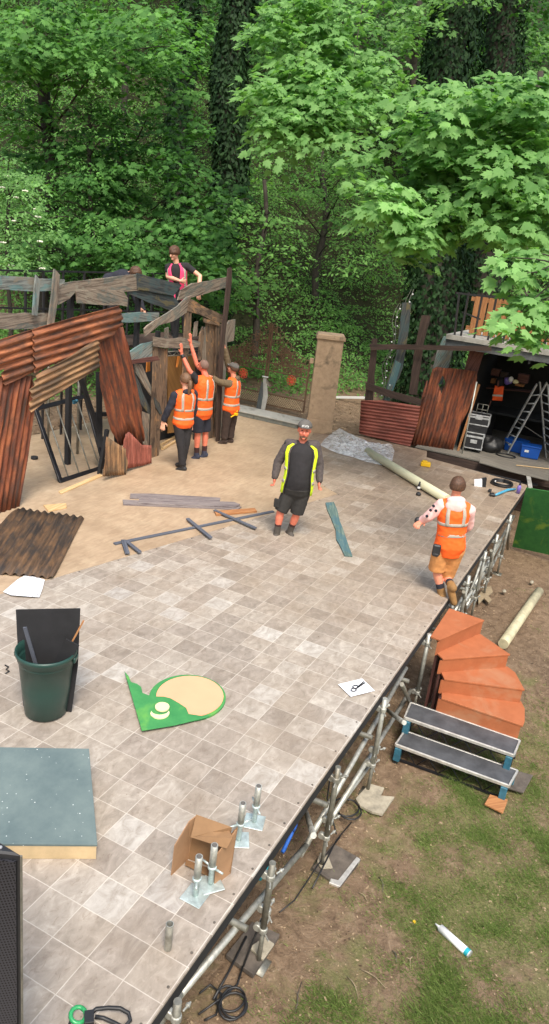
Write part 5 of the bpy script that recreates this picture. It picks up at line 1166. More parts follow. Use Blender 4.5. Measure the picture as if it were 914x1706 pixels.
class Body:
    def __init__(s, label, base, J, face, k=1.0, bulk=1.0, belly=0.0, group=None):
        s.base = Vector(base); s.J = {n: (VP(v[0], v[1], s.base, v[2] if len(v) > 2 else 0)) for n, v in J.items()}
        s.face = Vector(face).normalized(); s.k = k; s.bulk = bulk; s.belly = belly
        s.o = thing('person', label, 'person', s.base, group)
        s.voff = random.uniform(0, 50)
    def frame(s, t):
        J = s.J; hs = (J['hipB'] - J['hipA']).normalized(); ss = (J['shB'] - J['shA']).normalized(); side = hs.lerp(ss, min(max(t, 0), 1)).normalized()
        top = J['neck']; pel = (J['hipA'] + J['hipB']) / 2 + Vector((0, 0, .04)); bend = J.get('chest'); up = (top - pel)
        c = pel + up * t
        if bend is not None:
            ctl = bend * 2 - (pel + top) / 2; c = pel * (1 - t) ** 2 + ctl * 2 * t * (1 - t) + top * t * t
        upn = up.normalized(); side = (side - upn * side.dot(upn)).normalized(); fwd = upn.cross(side)
        if fwd.dot(s.face) < 0: fwd = -fwd
        return c, side, fwd, upn
    def surf(s, t, a, off=0.0):
        c, side, fwd, up = s.frame(t); w = interp(t, TT, TW) * s.k * s.bulk + off; d = interp(t, TT, TD) * s.k * s.bulk + off + s.belly * math.exp(-((t - .25) / .25) ** 2) * (.5 + .5 * max(math.sin(a), 0))
        ca, sa = math.cos(a), math.sin(a); e = .85
        return c + side * w * math.copysign(abs(ca) ** e, ca) + fwd * d * math.copysign(abs(sa) ** e, sa)
    def torso(s, mb, off=0.0, t0=-.16, t1=1.0, n=24, m=12):
        mb.rings([[s.surf(t0 + (t1 - t0) * i / m, 2 * math.pi * k / n, off) for k in range(n)] for i in range(m + 1)])
    def hand(s, mb, wrist, d, curl, side_, k):
        d = Vector(d).normalized(); pn = Vector(side_); pn = (pn - d * pn.dot(d)).normalized(); w = d.cross(pn)
        mb.ball(wrist + d * .045 * k, (.04 * k, .055 * k, .020 * k), Matrix((w, d, pn)).transposed(), 12, 8); mb.capsule(wrist - d * .01, wrist + d * .04 * k, .026 * k, .024 * k)
        for i, L in enumerate((.066, .076, .072, .056)):
            p = wrist + d * .085 * k + w * (-.028 + .0187 * i) * k; c_ = curl; q = p; dd = d.copy()
            dd = (d + w * (-.12 + .08 * i)).normalized()
            for seg, fr in enumerate((.45, .32, .23)):
                e = q + dd * L * fr * k; mb.capsule(q, e, .0092 * k, .0082 * k, 8); q = e; dd = (dd * math.cos(c_) - pn * math.sin(c_)).normalized()
        p = wrist + d * .03 * k - w * .03 * k; q = p + (d * .6 - w * .8).normalized() * .035 * k; mb.capsule(p, q, .012 * k, .010 * k, 8); mb.capsule(q, q + (d * .9 - w * .3 - pn * .2).normalized() * .03 * k, .010 * k, .008 * k, 8)
    def make_body(s, skin, handspec, headface=None, hscale=1.0):
        J, k = s.J, s.k; mb = MB(); s.torso(mb, -.012)
        s.H = J['head']; hf = Vector(headface or s.face).normalized(); nb = J['neck']; hup = (s.H - nb).normalized()
        hup = (hup * .6 + Vector((0, 0, .4)) - hf * (hup.dot(hf) * .6)).normalized(); hs = hup.cross(hf).normalized(); hf = hs.cross(hup).normalized(); hup = hf.cross(hs); hup = hup if hup.z > 0 else -hup
        s.hf, s.hs, s.hup = hf, hs, hup; R = Matrix((hs, hf, hup)).transposed(); s.HR = R; q = k * hscale; s.hq = q
        mb.capsule(nb - (s.H - nb) * .15, s.H - hup * .05 * q - hf * .015 * q, .062 * k, .055 * k, 14)
        mb.ball(s.H + R @ Vector((0, -.01, .02)) * q, (.076 * q, .096 * q, .098 * q), R, 18, 12)
        mb.ball(s.H + R @ Vector((0, .018, -.035)) * q, (.060 * q, .072 * q, .075 * q), R, 16, 10)
        mb.ball(s.H + R @ Vector((0, .07, -.085)) * q, (.026 * q, .022 * q, .02 * q), R)
        mb.capsule(s.H + R @ Vector((0, .086, .008)) * q, s.H + R @ Vector((0, .108, -.028)) * q, .010 * q, .015 * q, 8)
        for sg in (-1, 1):
            mb.ball(s.H + R @ Vector((sg * .074, -.010, -.004)) * q, (.010 * q, .016 * q, .026 * q), R, 8, 6); mb.ball(s.H + R @ Vector((sg * .03, .078, .026)) * q, (.026 * q, .013 * q, .010 * q), R, 8, 6); mb.ball(s.H + R @ Vector((sg * .038, .066, -.028)) * q, (.022 * q, .018 * q, .022 * q), R, 8, 6)
        for S_ in 'AB':
            sh, el, wr, hp, kn, an, toe = [J[n + S_] for n in ('sh', 'el', 'wr', 'hip', 'kn', 'an', 'toe')]
            c, side, fwd, up = s.frame(.86); mb.capsule(c + (sh - c) * .45, sh, .075 * k, .062 * k, 14)
            mb.capsule(sh, el, .054 * k, .042 * k, 14); mb.capsule(el, el.lerp(wr, .35), .042 * k, .043 * k, 14); mb.capsule(el.lerp(wr, .35), wr, .043 * k, .028 * k, 14)
            hd = handspec[S_]; s.hand(mb, wr, hd[0] if hd[0] is not None else (wr - el), hd[1], hd[2], k * 1.15)
            mb.capsule(hp, hp.lerp(kn, .5), .088 * k * s.bulk, .074 * k * s.bulk, 14); mb.capsule(hp.lerp(kn, .5), kn, .074 * k, .056 * k, 14)
            mb.capsule(kn, kn.lerp(an, .3), .054 * k, .060 * k, 14); mb.capsule(kn.lerp(an, .3), an, .060 * k, .036 * k, 14)
            mb.capsule(an - Vector((0, 0, .02)), an.lerp(toe, .78), .033 * k, .024 * k, 12)
        o = bake_remesh(mb, 'body', M[skin], s.o, .0068, smooth_it=2); me = o.data
        if len(me.materials) < 2: me.materials.append(M['eye']); me.materials.append(M['lip'])
        # eyes and lips set into the face of the same mesh
        bm_v = []; bm_f = []; mats = []
        x = MB()
        for sg in (-1, 1): x.ball(s.H + R @ Vector((sg * .030, .0865, .008)) * q, (.012 * q, .008 * q, .006 * q), R, 8, 6)
        ne = len(x.f); x.ball(s.H + R @ Vector((0, .088, -.056)) * q, (.024 * q, .007 * q, .005 * q), R, 8, 6)
        import bmesh
        bm = bmesh.new(); bm.from_mesh(me); off = ORG[s.o.name]; vv = [bm.verts.new(p - off) for p in x.v]
        for i, f in enumerate(x.f):
            fc = bm.faces.new([vv[j] for j in f]); fc.material_index = 1 if i < ne else 2; fc.smooth = True
        bm.to_mesh(me); bm.free(); return o
    def top(s, name, mat, off=.012, sleeve=.5, t0=-.10, crease=.006, t1=.97):
        J, k = s.J, s.k; mb = MB(); s.torso(mb, off, t0, t1)
        for S_ in 'AB':
            sh, el, wr = [J[n + S_] for n in ('sh', 'el', 'wr')]; c, side, fwd, up = s.frame(.86); mb.capsule(c + (sh - c) * .4, sh, .08 * k + off, .064 * k + off, 14)
            if sleeve > 0: (cone if sleeve < 1 else MB.capsule)(mb, sh, sh.lerp(el, min(sleeve, 1)), .056 * k + off, (.054 if sleeve < 1 else .045) * k + off, 14)
            if sleeve > 1: cone(mb, el, el.lerp(wr, sleeve - 1), .045 * k + off, .034 * k + off, 14)
        return bake_remesh(mb, name, M[mat], s.o, .011, crease, s.voff, 3)
    def pants(s, name, mat, end=1.0, off=.014, loose=0.02, crease=.006):
        J, k = s.J, s.k; mb = MB(); s.torso(mb, off * .8, -.16, .06, m=4)
        for S_ in 'AB':
            hp, kn, an = [J[n + S_] for n in ('hip', 'kn', 'an')]; b = s.bulk
            e1 = hp.lerp(kn, min(end, 1)); (cone if end <= 1 else MB.capsule)(mb, hp, e1, .090 * k * b + off, .068 * k + off + (loose if end <= 1 else 0), 16)
            if end > 1: e2 = kn.lerp(an, end - 1); cone(mb, kn, e2, .064 * k + off, .052 * k + off * .7 + loose * .5, 14)
        return bake_remesh(mb, name, M[mat], s.o, .011, crease, s.voff + 9, 3)
    def boots(s, mat, name='boot', h=.10, sock=None, sock_h=.2, k2=1.0):
        J, k = s.J, s.k * k2
        for S_ in 'AB':
            an, toe, kn = J['an' + S_], J['toe' + S_], J['kn' + S_]; d = (toe - an); dz = (kn - an).normalized(); sole = min(toe.z, an.z - .07 * k)
            mb = MB(); heel = an - Vector((d.x, d.y, 0)).normalized() * .035 * k - dz * .05 * k
            mb.capsule(heel, toe, .046 * k, .042 * k, 14); mb.capsule(heel.lerp(toe, .3) + dz * .02, toe.lerp(heel, .25) + dz * .005, .048 * k, .044 * k, 12); mb.capsule(an - dz * .05 * k, an + dz * h * k, .052 * k, .050 * k, 14)
            b = bake_remesh(mb, name, M[mat], s.o, .009, .002, 0, 2)
            if sock: mb = MB(); mb.capsule(an, an.lerp(kn, sock_h / .42), .046 * k, .052 * k, 14); bake_remesh(mb, 'sock', M[sock], s.o, .01, .002, 0, 1)
    def patch(s, name, mat, ts, angs, off, solid=.006, n=16, m=10):
        mb = MB(); mb.rings([[s.surf(ts[0] + (ts[1] - ts[0]) * i / m, angs[0] + (angs[1] - angs[0]) * k / n, off + .003 * noise.noise(Vector((i, k * .6, s.voff)))) for k in range(n + 1)] for i in range(m + 1)], False, False)
        return mb.build(name, M[mat], s.o, True, 0, solid)
    def vest(s, mat, front_open=0.0, off=.03, t0=-.14, bands=(.12, .38), bandw=.045, straps=True, crease=.009):
        """full vest: a shell round the torso, narrowed at the shoulders"""
        mb = MB(); n = 32; rr = []; ts = [t0, .0, .12, .24, .36, .48, .6, .70, .78, .86, .93, .985]
        for t in ts:
            row = []
            for k in range(n):
                a = 2 * math.pi * k / n; p = s.surf(t, a, off + (.012 if t < .05 else 0))
                row.append(p)
            rr.append(row)
        mb.rings(rr)
        for S_ in 'AB':
            c, side, fwd, up = s.frame(.88); sh = s.J['sh' + S_]; mb.capsule(c + (sh - c) * .35, c + (sh - c) * .88, .085 * s.k + off * .6, .066 * s.k + off * .7, 14)
        v = bake_remesh(mb, 'vest', M[mat], s.o, .011, crease, s.voff, 3)
        for t in bands:
            mb = MB(); n = 40; mb.rings([[s.surf(t + dt, 2 * math.pi * k / n, off + .002) for k in range(n)] for dt in (0, bandw * .5, bandw, bandw * 1.5)], True, False); mb.build('reflective_band', M['band'], v, True, 0, .003)
        if straps:
            for a0 in (math.pi * .30, math.pi * .64, math.pi * 1.32, math.pi * 1.62):
                mb = MB(); rows = [[s.surf(bands[1] + (.93 - bands[1]) * i / 9, a0 + da, off + .004) for da in (0, .13, .26)] for i in range(10)]
                mb.rings(rows, False, False); mb.build('reflective_strap', M['band'], v, True, 0, .004)
        return v
    def hair(s, mat, thick=.014, back=.5, fringe=.0, top=True, longer=0.0, clip=None):
        q, R, H = s.hq, s.HR, s.H; mb = MB(); n, m = 22, 14; rr = []
        for i in range(m + 1):
            th = math.pi * (.01 + .62 * i / m); row = []
            for k in range(n):
                a = 2 * math.pi * k / n; front = max(0, math.sin(a)); th2 = th * (1 - (.30 - fringe) * front ** .7) if th > .8 else th
                th2 = min(th2, math.pi * (.66 - (.28 - fringe) * front ** .6))
                z = math.cos(th2); r = math.sin(th2); tk = thick * (1 + .5 * noise.noise(Vector((a * 1.6, th * 3, s.voff))))
                p = Vector(((.078 * q + tk) * r * math.cos(a), (.098 * q + tk) * r * math.sin(a) - .012 * q, (.100 * q + tk) * z + .02 * q)); row.append(H + R @ p)
            rr.append(row)
        mb.rings(rr, True, False); return mb.build('hair', M[mat], s.o, True, 0, .006)
    def capo(s, mat, logo=False):
        q, R, H = s.hq, s.HR, s.H; mb = MB(); n, m = 24, 8; rr = []
        for i in range(m + 1):
            th = math.pi * .5 * (.03 + .97 * i / m); rr.append([H + R @ Vector((.088 * q * math.sin(th) * math.cos(2 * math.pi * k / n), .106 * q * math.sin(th) * math.sin(2 * math.pi * k / n) - .01 * q, .085 * q * math.cos(th) + .045 * q)) for k in range(n)])
        mb.rings(rr, True, False); c = mb.build('cap', M[mat], s.o, True, 0, .006); mb = MB(); rows = []
        for i in range(5): rows.append([H + R @ Vector((.078 * q * math.cos(a) * (1 - .12 * i / 4), (.085 + .048 * i / 4 * (.3 + .7 * math.sin(a))) * q * (math.sin(a) ** .6 if math.sin(a) > 0 else 0) + .012, (.054 - .006 * (i / 4) - .010 * abs(math.cos(a))) * q)) for a in [math.pi * (k / 12) for k in range(13)]])
        mb.rings(rows, False, False); mb.build('peak', M[mat], c, True, 0, .005)
        if logo:
            mb = MB()
            for k in range(5):
                a = math.pi * (.5 + (k - 2) * .065); p = H + R @ Vector((.0905 * q * math.cos(a), .106 * q * math.sin(a) - .008 * q, .066 * q)); mb.box(p, (.009, .004, .020), R)
                mb.box(p + R @ Vector((.0, .0, .012 if k % 2 else -.012)), (.015, .004, .006), R)
            mb.build('embroidery', M['white'], c)
CAMD = -FH
UP = Vector((0, 0, 1))
# 1 man in the middle, standing and facing the camera
p = Body('stocky man in grey cap and open yellow vest standing mid-stage', G(474, 892),
    dict(head=(507, 717, 0), neck=(504, 735, .02), chest=(500, 773, -.02), shA=(481, 740, .02), shB=(525, 743, .02), elA=(463, 770, .04), elB=(532, 774, .04), wrA=(458, 793, -.04), wrB=(532, 799, -.04),
         hipA=(483, 820, .02), hipB=(503, 821, .02), knA=(467, 852, -.02), knB=(494, 856, .02), anA=(461, 886, 0), anB=(483, 884, .10), toeA=(456, 902, -.10), toeB=(489, 902, -.04)), CAMD, 1.0, 1.14, .06)
p.make_body('skinred', dict(A=((-.05, 0, -1), 1.25, RH), B=((.05, 0, -1), 1.25, -RH)), CAMD + Vector((0, 0, .12)), 1.16)
p.top('shirt', 'blackfab', .010, .6, -.14, .004); p.pants('shorts', 'shortsgrey', .98, .016, .016, .006); p.boots('boot', 'boot', .11, 'sock', .2, .98); p.capo('capgrey', True)
mb = MB(); mb.ball(p.H + p.HR @ Vector((0, .045, -.075)) * p.hq, (.055, .052, .045), p.HR, 14, 8); bake_remesh(mb, 'beard', M['hairlight'], p.o, .008, .004, 0, 1)
# fleece jacket: sleeves and open sides
J = p.J
for S_ in 'AB':
    mb = MB(); c, side, fwd, up = p.frame(.86); sh, el, wr = J['sh' + S_], J['el' + S_], J['wr' + S_]; mb.capsule(c + (sh - c) * .55, sh, .088, .080, 14); mb.capsule(sh, el, .078, .064, 14); mb.capsule(el, wr + (wr - el) * .02, .064, .050, 14); bake_remesh(mb, 'jacket_sleeve', M['charcoal'], p.o, .011, .012, 3, 2)
def patch2(p, name, mat, ts, a0f, a1f, off, solid=.008, n=18, m=14):
    mb = MB(); mb.rings([[p.surf(ts[0] + (ts[1] - ts[0]) * i / m, a0f(i / m) + (a1f(i / m) - a0f(i / m)) * k / n, off + .004 * noise.noise(Vector((i * .5, k * .4, p.voff)))) for k in range(n + 1)] for i in range(m + 1)], False, False)
    return mb.build(name, M[mat], p.o, True, 0, solid)
c, side, fwd, up = p.frame(.5); sgn = 1 if side.dot(RH) > 0 else -1
patch2(p, 'jacket', 'charcoal', (-.10, .97), lambda u: math.pi * (.82 - .12 * u), lambda u: math.pi * (2.18 + .10 * u), .030)
for lo_, hi_ in ((.22, .06), (.66, .84)):
    f0 = (lambda u: math.pi * (.185 + .08 * u)) if lo_ < .5 else (lambda u: math.pi * (.815 - .08 * u)); f1 = (lambda u: math.pi * (.08 + .08 * u)) if lo_ < .5 else (lambda u: math.pi * (.92 - .08 * u))
    v = patch2(p, 'vest_front', 'yellow', (-.04, .95), f0, f1, .045, .008, 8)
    for t in (.16, .40): mb = MB(); mb.rings([[p.surf(t + dt, (f0(t) + (f1(t) - f0(t)) * k / 8), .054) for k in range(9)] for dt in (0, .03, .06)], False, False); mb.build('reflective_band', M['band'], v, True, 0, .003)
patch2(p, 'vest_back', 'yellow', (-.02, .93), lambda u: math.pi * 1.12, lambda u: math.pi * 1.88, .040, .008)
mb = MB(); q = p.surf(-.12, math.pi * (.92 if sgn > 0 else .08), .05); mb.box(VP(461, 838, p.base, -.08), (.04, .09, .13)); mb.build('cargo_pocket', M['shortsgrey'], p.o, False, .01)
# 2 woman with a ponytail, back to the camera, left of the hut group
F2 = (-RH * .75 + FH * .65)
p = Body('woman with light brown ponytail, orange vest and black trousers, back to camera', G(300, 782),
    dict(head=(308, 633, 0), neck=(309, 649, 0), shA=(291, 660, -.08), shB=(322, 657, .10), elA=(281, 681, -.14), elB=(323, 682, .12), wrA=(272, 701, -.12), wrB=(318, 702, .18), hipA=(297, 708, -.04), hipB=(312, 707, .06), knA=(301, 742, -.06), knB=(309, 740, .06), anA=(304, 776, -.04), anB=(304, 769, .10), toeA=(289, 786, -.02), toeB=(295, 774, .12)), F2, .96, .98)
p.make_body('skinpale', dict(A=((-.1, 0, -1), .3, -FH), B=((0, 0, -1), .4, FH)), F2 + Vector((0, 0, .25)))
p.top('hoodie', 'navy', .022, 2.0, -.1, .010); p.pants('trousers', 'blackfab', 1.95, .012, .012, .006); p.boots('black', 'shoe', .03, 'skinpale', .1); p.vest('orange')
p.hair('hairlight', .014, .5, .10); mb = MB(); hq = p.H - p.hf * .09 + p.hup * .02
mb.tube([hq, hq - p.hf * .05 + UP * .0, hq - p.hf * .06 - UP * .09, hq - p.hf * .03 - UP * .20, hq - p.hf * .03 - UP * .27], [.022, .036, .038, .028, .008], 10); mb.build('ponytail', M['hairlight'], p.o, True)
mb = MB(); c, side, fwd, up = p.frame(.98); mb.ball(c - fwd * .07 - up * .02, (.09, .05, .06), Matrix((side, fwd, up)).transposed(), 14, 8); bake_remesh(mb, 'hood', M['navy'], p.o, .011, .008, 0, 1)
# 3 bald man reaching up
F3 = (-RH * .9 + FH * .35)
p = Body('bald man in an orange vest and dark shorts reaching both arms up to the hut', G(338, 764),
    dict(head=(338, 610, 0), neck=(342, 626, 0), shA=(328, 634, -.14), shB=(344, 632, .16), elA=(315, 617, -.20), elB=(327, 606, .14), wrA=(302, 589, -.16), wrB=(317, 572, .14), hipA=(330, 692, -.08), hipB=(341, 691, .08), knA=(329, 722, -.08), knB=(342, 720, .10), anA=(327, 756, -.06), anB=(340, 753, .10), toeA=(316, 768, -.06), toeB=(333, 764, .08)), F3, 1.0, 1.08, .03)
p.make_body('skinred', dict(A=((-.14, 0, .9), .15, -F3), B=((-.12, 0, .9), .15, -F3)), F3 + Vector((0, 0, .45)))
p.top('shirt', 'blackfab', .012, .75, -.12); p.pants('shorts', 'navy', .92, .02, .022); p.boots('shoe', 'shoe', .02, 'sock', .12); p.vest('orange')
p.hair('hairstub', .002, .5, -.12)
mb = MB(); q = p.J['wrA'].lerp(p.J['elA'], .12); mb.capsule(q, q.lerp(p.J['elA'], .12), .036, .038); mb.build('wristband', M['black'], p.o, True)
# 4 worker in a cap with one hand on the upright board
F4 = (-RH * .95 + FH * .25)
p = Body('worker in a grey cap, olive hoodie and orange vest holding the tall upright board', G(374, 738),
    dict(head=(388, 614, 0), neck=(389, 628, 0), shA=(383, 640, -.14), shB=(389, 634, .13), elA=(366, 637, -.20), elB=(380, 607, .10), wrA=(353, 629, -.18), wrB=(373, 578, .02), hipA=(380, 684, -.08), hipB=(388, 684, .08), knA=(376, 708, -.08), knB=(386, 708, .08), anA=(373, 731, -.08), anB=(383, 730, .08), toeA=(362, 741, -.08), toeB=(371, 739, .08)), F4, 1.0, 1.0)
p.make_body('skin', dict(A=((-.6, .4, .35), .3, UP), B=(None, .5, -RH)), F4 + Vector((0, 0, .5)))
p.top('hoodie', 'olive', .022, 1.95, -.1, .010); p.pants('trousers', 'browntrouser', 1.97, .018, .022, .008); p.boots('browntrouser', 'boot', .06, None, .1, 1.05); p.vest('orange'); p.hair('hairbrown', .012, .5, .05); p.capo('capgrey')
mb = MB(); c, side, fwd, up = p.frame(.97); mb.ball(c - fwd * .08, (.09, .055, .06), Matrix((side, fwd, up)).transposed(), 14, 8); bake_remesh(mb, 'hood', M['olive'], p.o, .011, .008, 0, 1)
mb = MB(); q = VP(393, 690, p.base, -.12); mb.box(q, (.06, .07, .05)); mb.tube([q, VP(384, 695, p.base, -.14)], .014, 8); mb.tube([q + UP * .05, VP(396, 684, p.base, -.12)], .012, 8); mb.build('tool_pouch', M['yellowplastic'], p.o, False, .006)
# 5 young person walking at the right edge
F5 = (FH * .55 + RH * .25)
p = Body('person with pink hood, orange vest and tan shorts walking along the stage edge', G(738, 990),
    dict(head=(762, 811, 0), neck=(758, 834, 0), shA=(735, 842, 0), shB=(781, 851, 0), elA=(714, 860, .0), elB=(780, 876, .12), wrA=(702, 868, .10), wrB=(768, 886, .30), hipA=(735, 914, 0), hipB=(761, 914, 0), knA=(727, 950, .05), knB=(742, 958, .14), anA=(735, 986, .0), anB=(752, 976, -.10), toeA=(731, 997, .07), toeB=(756, 1004, -.16)), F5, 1.0, .96)
p.make_body('skin', dict(A=((-.7, .1, -.1), .9, UP), B=((.2, .2, .2), .7, UP)), FH + RH * .5)
p.top('hoodie', 'pinkhood', .020, 1.9, -.08, .010); p.pants('shorts', 'tan', .95, .022, .022, .008); p.boots('solegum', 'boot', .05, 'navy', .14, 1.05); p.vest('orange', t0=-.22, bands=(.26, .50)); p.hair('hairbrown', .016, .5, .0)
mb = MB(); c, side, fwd, up = p.frame(1.0); R = Matrix((side, fwd, up)).transposed(); mb.ball(c - fwd * .075 - up * .05, (.13, .06, .10), R, 16, 10); mb.ball(c - fwd * .05 + up * .02, (.115, .07, .06), R, 16, 10); bake_remesh(mb, 'hood', M['pinkhood'], p.o, .010, .010, 0, 2)
mb = MB(); mb.ball(p.J['wrA'] - RH * .05, (.045, .04, .05)); bake_remesh(mb, 'glove', M['black'], p.o, .008, .004, 0, 1)
mb = MB(); q = VP(727, 916, p.base, -.17); mb.box(q, (.06, .10, .14), Matrix.Rotation(.2, 3, 'Z')); mb.box(q - UP * .06, (.075, .085, .05)); mb.build('belt_pouch', M['black'], p.o, False, .015)
for i, (x, y, z) in enumerate(((717, 850, -.02), (711, 860, .0), (722, 843, .0), (726, 851, -.04))):
    mb = MB(); q = VP(x, y, p.base, -.07 + z); mb.ball(q, (.012, .02, .02), None, 8, 6); mb.build('sleeve_print', M['navy'], p.o, True)
# 6 young man in a pink vest above the fence
F6 = (CAMD - RH * .25)
b6 = Vector((PY(300, 480, 6.75).x, 6.75, 1.905))
p = Body('young man with dark fringe and pink vest leaning over the plank fence', b6,
    dict(head=(290, 422, -.03), neck=(293, 437, .02), shA=(280, 445, .0), shB=(312, 444, .0), elA=(279, 461, -.02), elB=(333, 460, -.03), wrA=(300, 468, -.24), wrB=(331, 484, -.30), hipA=(289, 498, .08), hipB=(307, 498, .08), knA=(288, 528, .02), knB=(308, 528, .04), anA=(290, 556, .06), anB=(309, 556, .08), toeA=(289, 563, -.06), toeB=(309, 563, -.04)), F6, 1.04, 1.0)
p.make_body('skinpale', dict(A=((.9, -.3, -.1), .6, -FH), B=((-.05, -.1, -1), .35, -FH)), F6 + Vector((0, 0, -.5)) - RH * .3, 1.1)
p.top('shirt', 'blackfab', .012, .55, -.12); p.pants('trousers', 'blackfab', 1.95, .012, .012); p.boots('black', 'shoe', .03); p.hair('hairbrown', .018, .5, .16)
for f0, f1 in (((lambda u: math.pi * (.44 - .10 * u * u)), (lambda u: math.pi * (.02 + .02 * u))), ((lambda u: math.pi * (.56 + .10 * u * u)), (lambda u: math.pi * (.98 - .02 * u)))):
    v = patch2(p, 'vest_front', 'pink', (-.08, .975), f0, f1, .034, .008, 10)
    mb = MB(); mb.rings([[p.surf(.1 + .8 * i / 10, f0(0) + (f1(0) - f0(0)) * (.45 + .25 * k / 3), .042) for k in range(4)] for i in range(11)], False, False); mb.build('reflective_strap', M['band'], v, True, 0, .003)
patch2(p, 'vest_back', 'pink', (-.04, .93), lambda u: math.pi * 1.04, lambda u: math.pi * 1.96, .026, .008)
# 7 person bending down behind the fence
b7 = Vector((PY(215, 470, 6.8).x, 6.8, 1.905))
p = Body('person in dark grey bending low behind the fence, brown hair and one hand showing', b7,
    dict(head=(226, 456, -.05), neck=(214, 457, -.02), shA=(210, 462, -.14), shB=(212, 458, .16), elA=(222, 490, -.10), elB=(232, 500, .16), wrA=(232, 512, -.12), wrB=(243, 527, -.02), hipA=(178, 472, -.06), hipB=(180, 470, .10), knA=(186, 515, -.04), knB=(190, 512, .12), anA=(182, 550, -.02), anB=(186, 548, .14), toeA=(194, 556, -.04), toeB=(198, 554, .12)), RH * .9 + Vector((0, 0, -.4)), .96, .95)
p.make_body('skinpale', dict(A=((.3, 0, -.9), .4, -FH), B=((.6, -.4, -.5), .2, UP)), RH + Vector((0, 0, -.8)))
p.top('jumper', 'navy', .018, 1.7, -.1, .008); p.pants('trousers', 'blackfab', 1.95, .014, .012); p.boots('black', 'shoe', .03); p.hair('hairbrown', .022, .5, .1)
# ---------------------------------------------------------------- woodland
def undergrowth():
    P_ = []; N0 = 0
    for _ in range(7000):
        px = random.uniform(-80, 990); d = random.uniform(15, 44) ; q = D3(px, 500, d); z = terrain(q.x, q.y); s = q.x * FH.x + q.y * FH.y; r = q.x * RH.x + q.y * RH.y
        st = max(17.2 + .9 * (r + 2), 12.5) if r < -2 else 17.2 + .55 * min(r + 2, 8)
        if s < st - .6 + random.uniform(-.8, 1.0): continue
        if px > 800 and s < st + 3 and random.random() < .7: continue
        h = (.3 + 1.3 * max(0, noise.noise(Vector((q.x * .35, q.y * .35, 2))) + .35)) * sm(st - 1, st + 3, s) + .15
        P_.append((q.x, q.y, z + h * random.uniform(.4, 1)))
    a = sprays(P_, .55, 30, .105, droop=.5, tilt=.5); o = leafmesh('undergrowth', a[0], a[1], a[2], a[3], TE, M['under'], None, None, a[4]); o['kind'] = 'stuff'; tag(o, 'dense green undergrowth covering the wooded slope behind the stage', 'undergrowth')
undergrowth()
def farwood():
    C_ = []
    for _ in range(4200):
        px = random.uniform(-150, 1060); py = random.uniform(-120, 470); d = random.uniform(31, 46); q = D3(px, py, d)
        if q.z < terrain(q.x, q.y) : continue
        if noise.noise(Vector((q.x * .22, q.y * .22, q.z * .3))) < -.38: continue
        C_.append(tuple(q))
    for _ in range(900):                 # closed canopy overhead, unseen, put in to darken the wood below
        q = D3(random.uniform(-350, 1250), random.uniform(-900, -190), random.uniform(21, 42)); C_.append(tuple(q))
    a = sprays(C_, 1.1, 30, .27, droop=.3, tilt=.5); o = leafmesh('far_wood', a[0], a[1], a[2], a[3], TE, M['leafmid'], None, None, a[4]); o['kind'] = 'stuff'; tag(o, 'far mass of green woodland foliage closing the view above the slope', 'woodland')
farwood()
def pt(px, py, d): return D3(px, py, d)
# ivy clad trunks
tree('thick ivy covered trunk behind the scrap fence, its bright boughs hanging at top centre', gp(735, 600, 20.5), pt(760, -200, 23), .62, .40, [(620, 60, 120, 120, 21, 2, 40), (760, -60, 170, 80, 21, 2, 40), (520, 60, 95, 70, 14.8, .9, 70), (500, 170, 85, 50, 14.2, .8, 52), (520, 215, 85, 28, 14, .6, 24), (600, 130, 50, 70, 15, .8, 30)], .55, 34, .16, 'leafbright', ivy=20000, name='ivy_clad_tree', nl=6, hub=[pt(640, -160, 15.5), pt(760, -150, 21)])
tree('dark ivy clad trunk standing left of centre, its foot lost in leaves', gp(372, 330, 21.5), pt(408, -120, 21.5), .36, .28, [(330, -40, 110, 40, 23.5, 1.6, 20), (450, 40, 50, 60, 25, 1.5, 16)], .8, 34, .17, 'leafmid', ivy=12000, name='ivy_clad_tree', nl=10)
tree('ivy clad trunk at the top right, behind the bright boughs', gp(850, 330, 27), pt(866, -160, 27), .62, .5, [(880, -20, 110, 60, 26.5, 2, 24)], .8, 30, .18, 'leafmid', ivy=12000, name='ivy_clad_tree', nl=8)
tree('slim ivy covered tree half hidden left of the darkest trunk', gp(290, 380, 26), pt(318, -60, 26), .28, .2, [(320, 60, 70, 70, 27, 2, 18)], .8, 34, .17, 'leafmid', ivy=6000, name='ivy_clad_tree', nl=6)
# sycamores
tree('sycamore with a bare brown trunk and layered leaves at the top left', gp(78, 420, 19), pt(70, -120, 19), .20, .14, [(150, 60, 190, 62, 17.2, 1.6, 125), (280, 130, 50, 35, 18, 1, 12), (20, 150, 60, 80, 18.5, 1.5, 20), (20, 330, 50, 60, 17.5, 1.2, 10), (150, -170, 260, 60, 19, 1.5, 60)], .62, 40, .155, 'leafshaded', name='sycamore_tree', nl=22)  # last leaf cluster is unseen above the frame, added to shade the wood
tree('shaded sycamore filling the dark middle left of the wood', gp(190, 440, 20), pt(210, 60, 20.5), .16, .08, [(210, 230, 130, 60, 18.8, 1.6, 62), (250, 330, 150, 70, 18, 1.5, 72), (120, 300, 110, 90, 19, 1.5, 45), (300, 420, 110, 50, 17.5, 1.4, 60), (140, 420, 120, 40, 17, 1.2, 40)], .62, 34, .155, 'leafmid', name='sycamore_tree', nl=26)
tree('small pale leaved tree low at the left, above the plank fence', gp(140, 430, 17.4), pt(150, 170, 17.5), .09, .04, [(150, 200, 70, 45, 17, .8, 26), (110, 320, 70, 60, 16.6, .8, 26), (170, 400, 60, 40, 16.4, .8, 16)], .5, 44, .085, 'leafshaded', TE, name='ash_tree', nl=20)
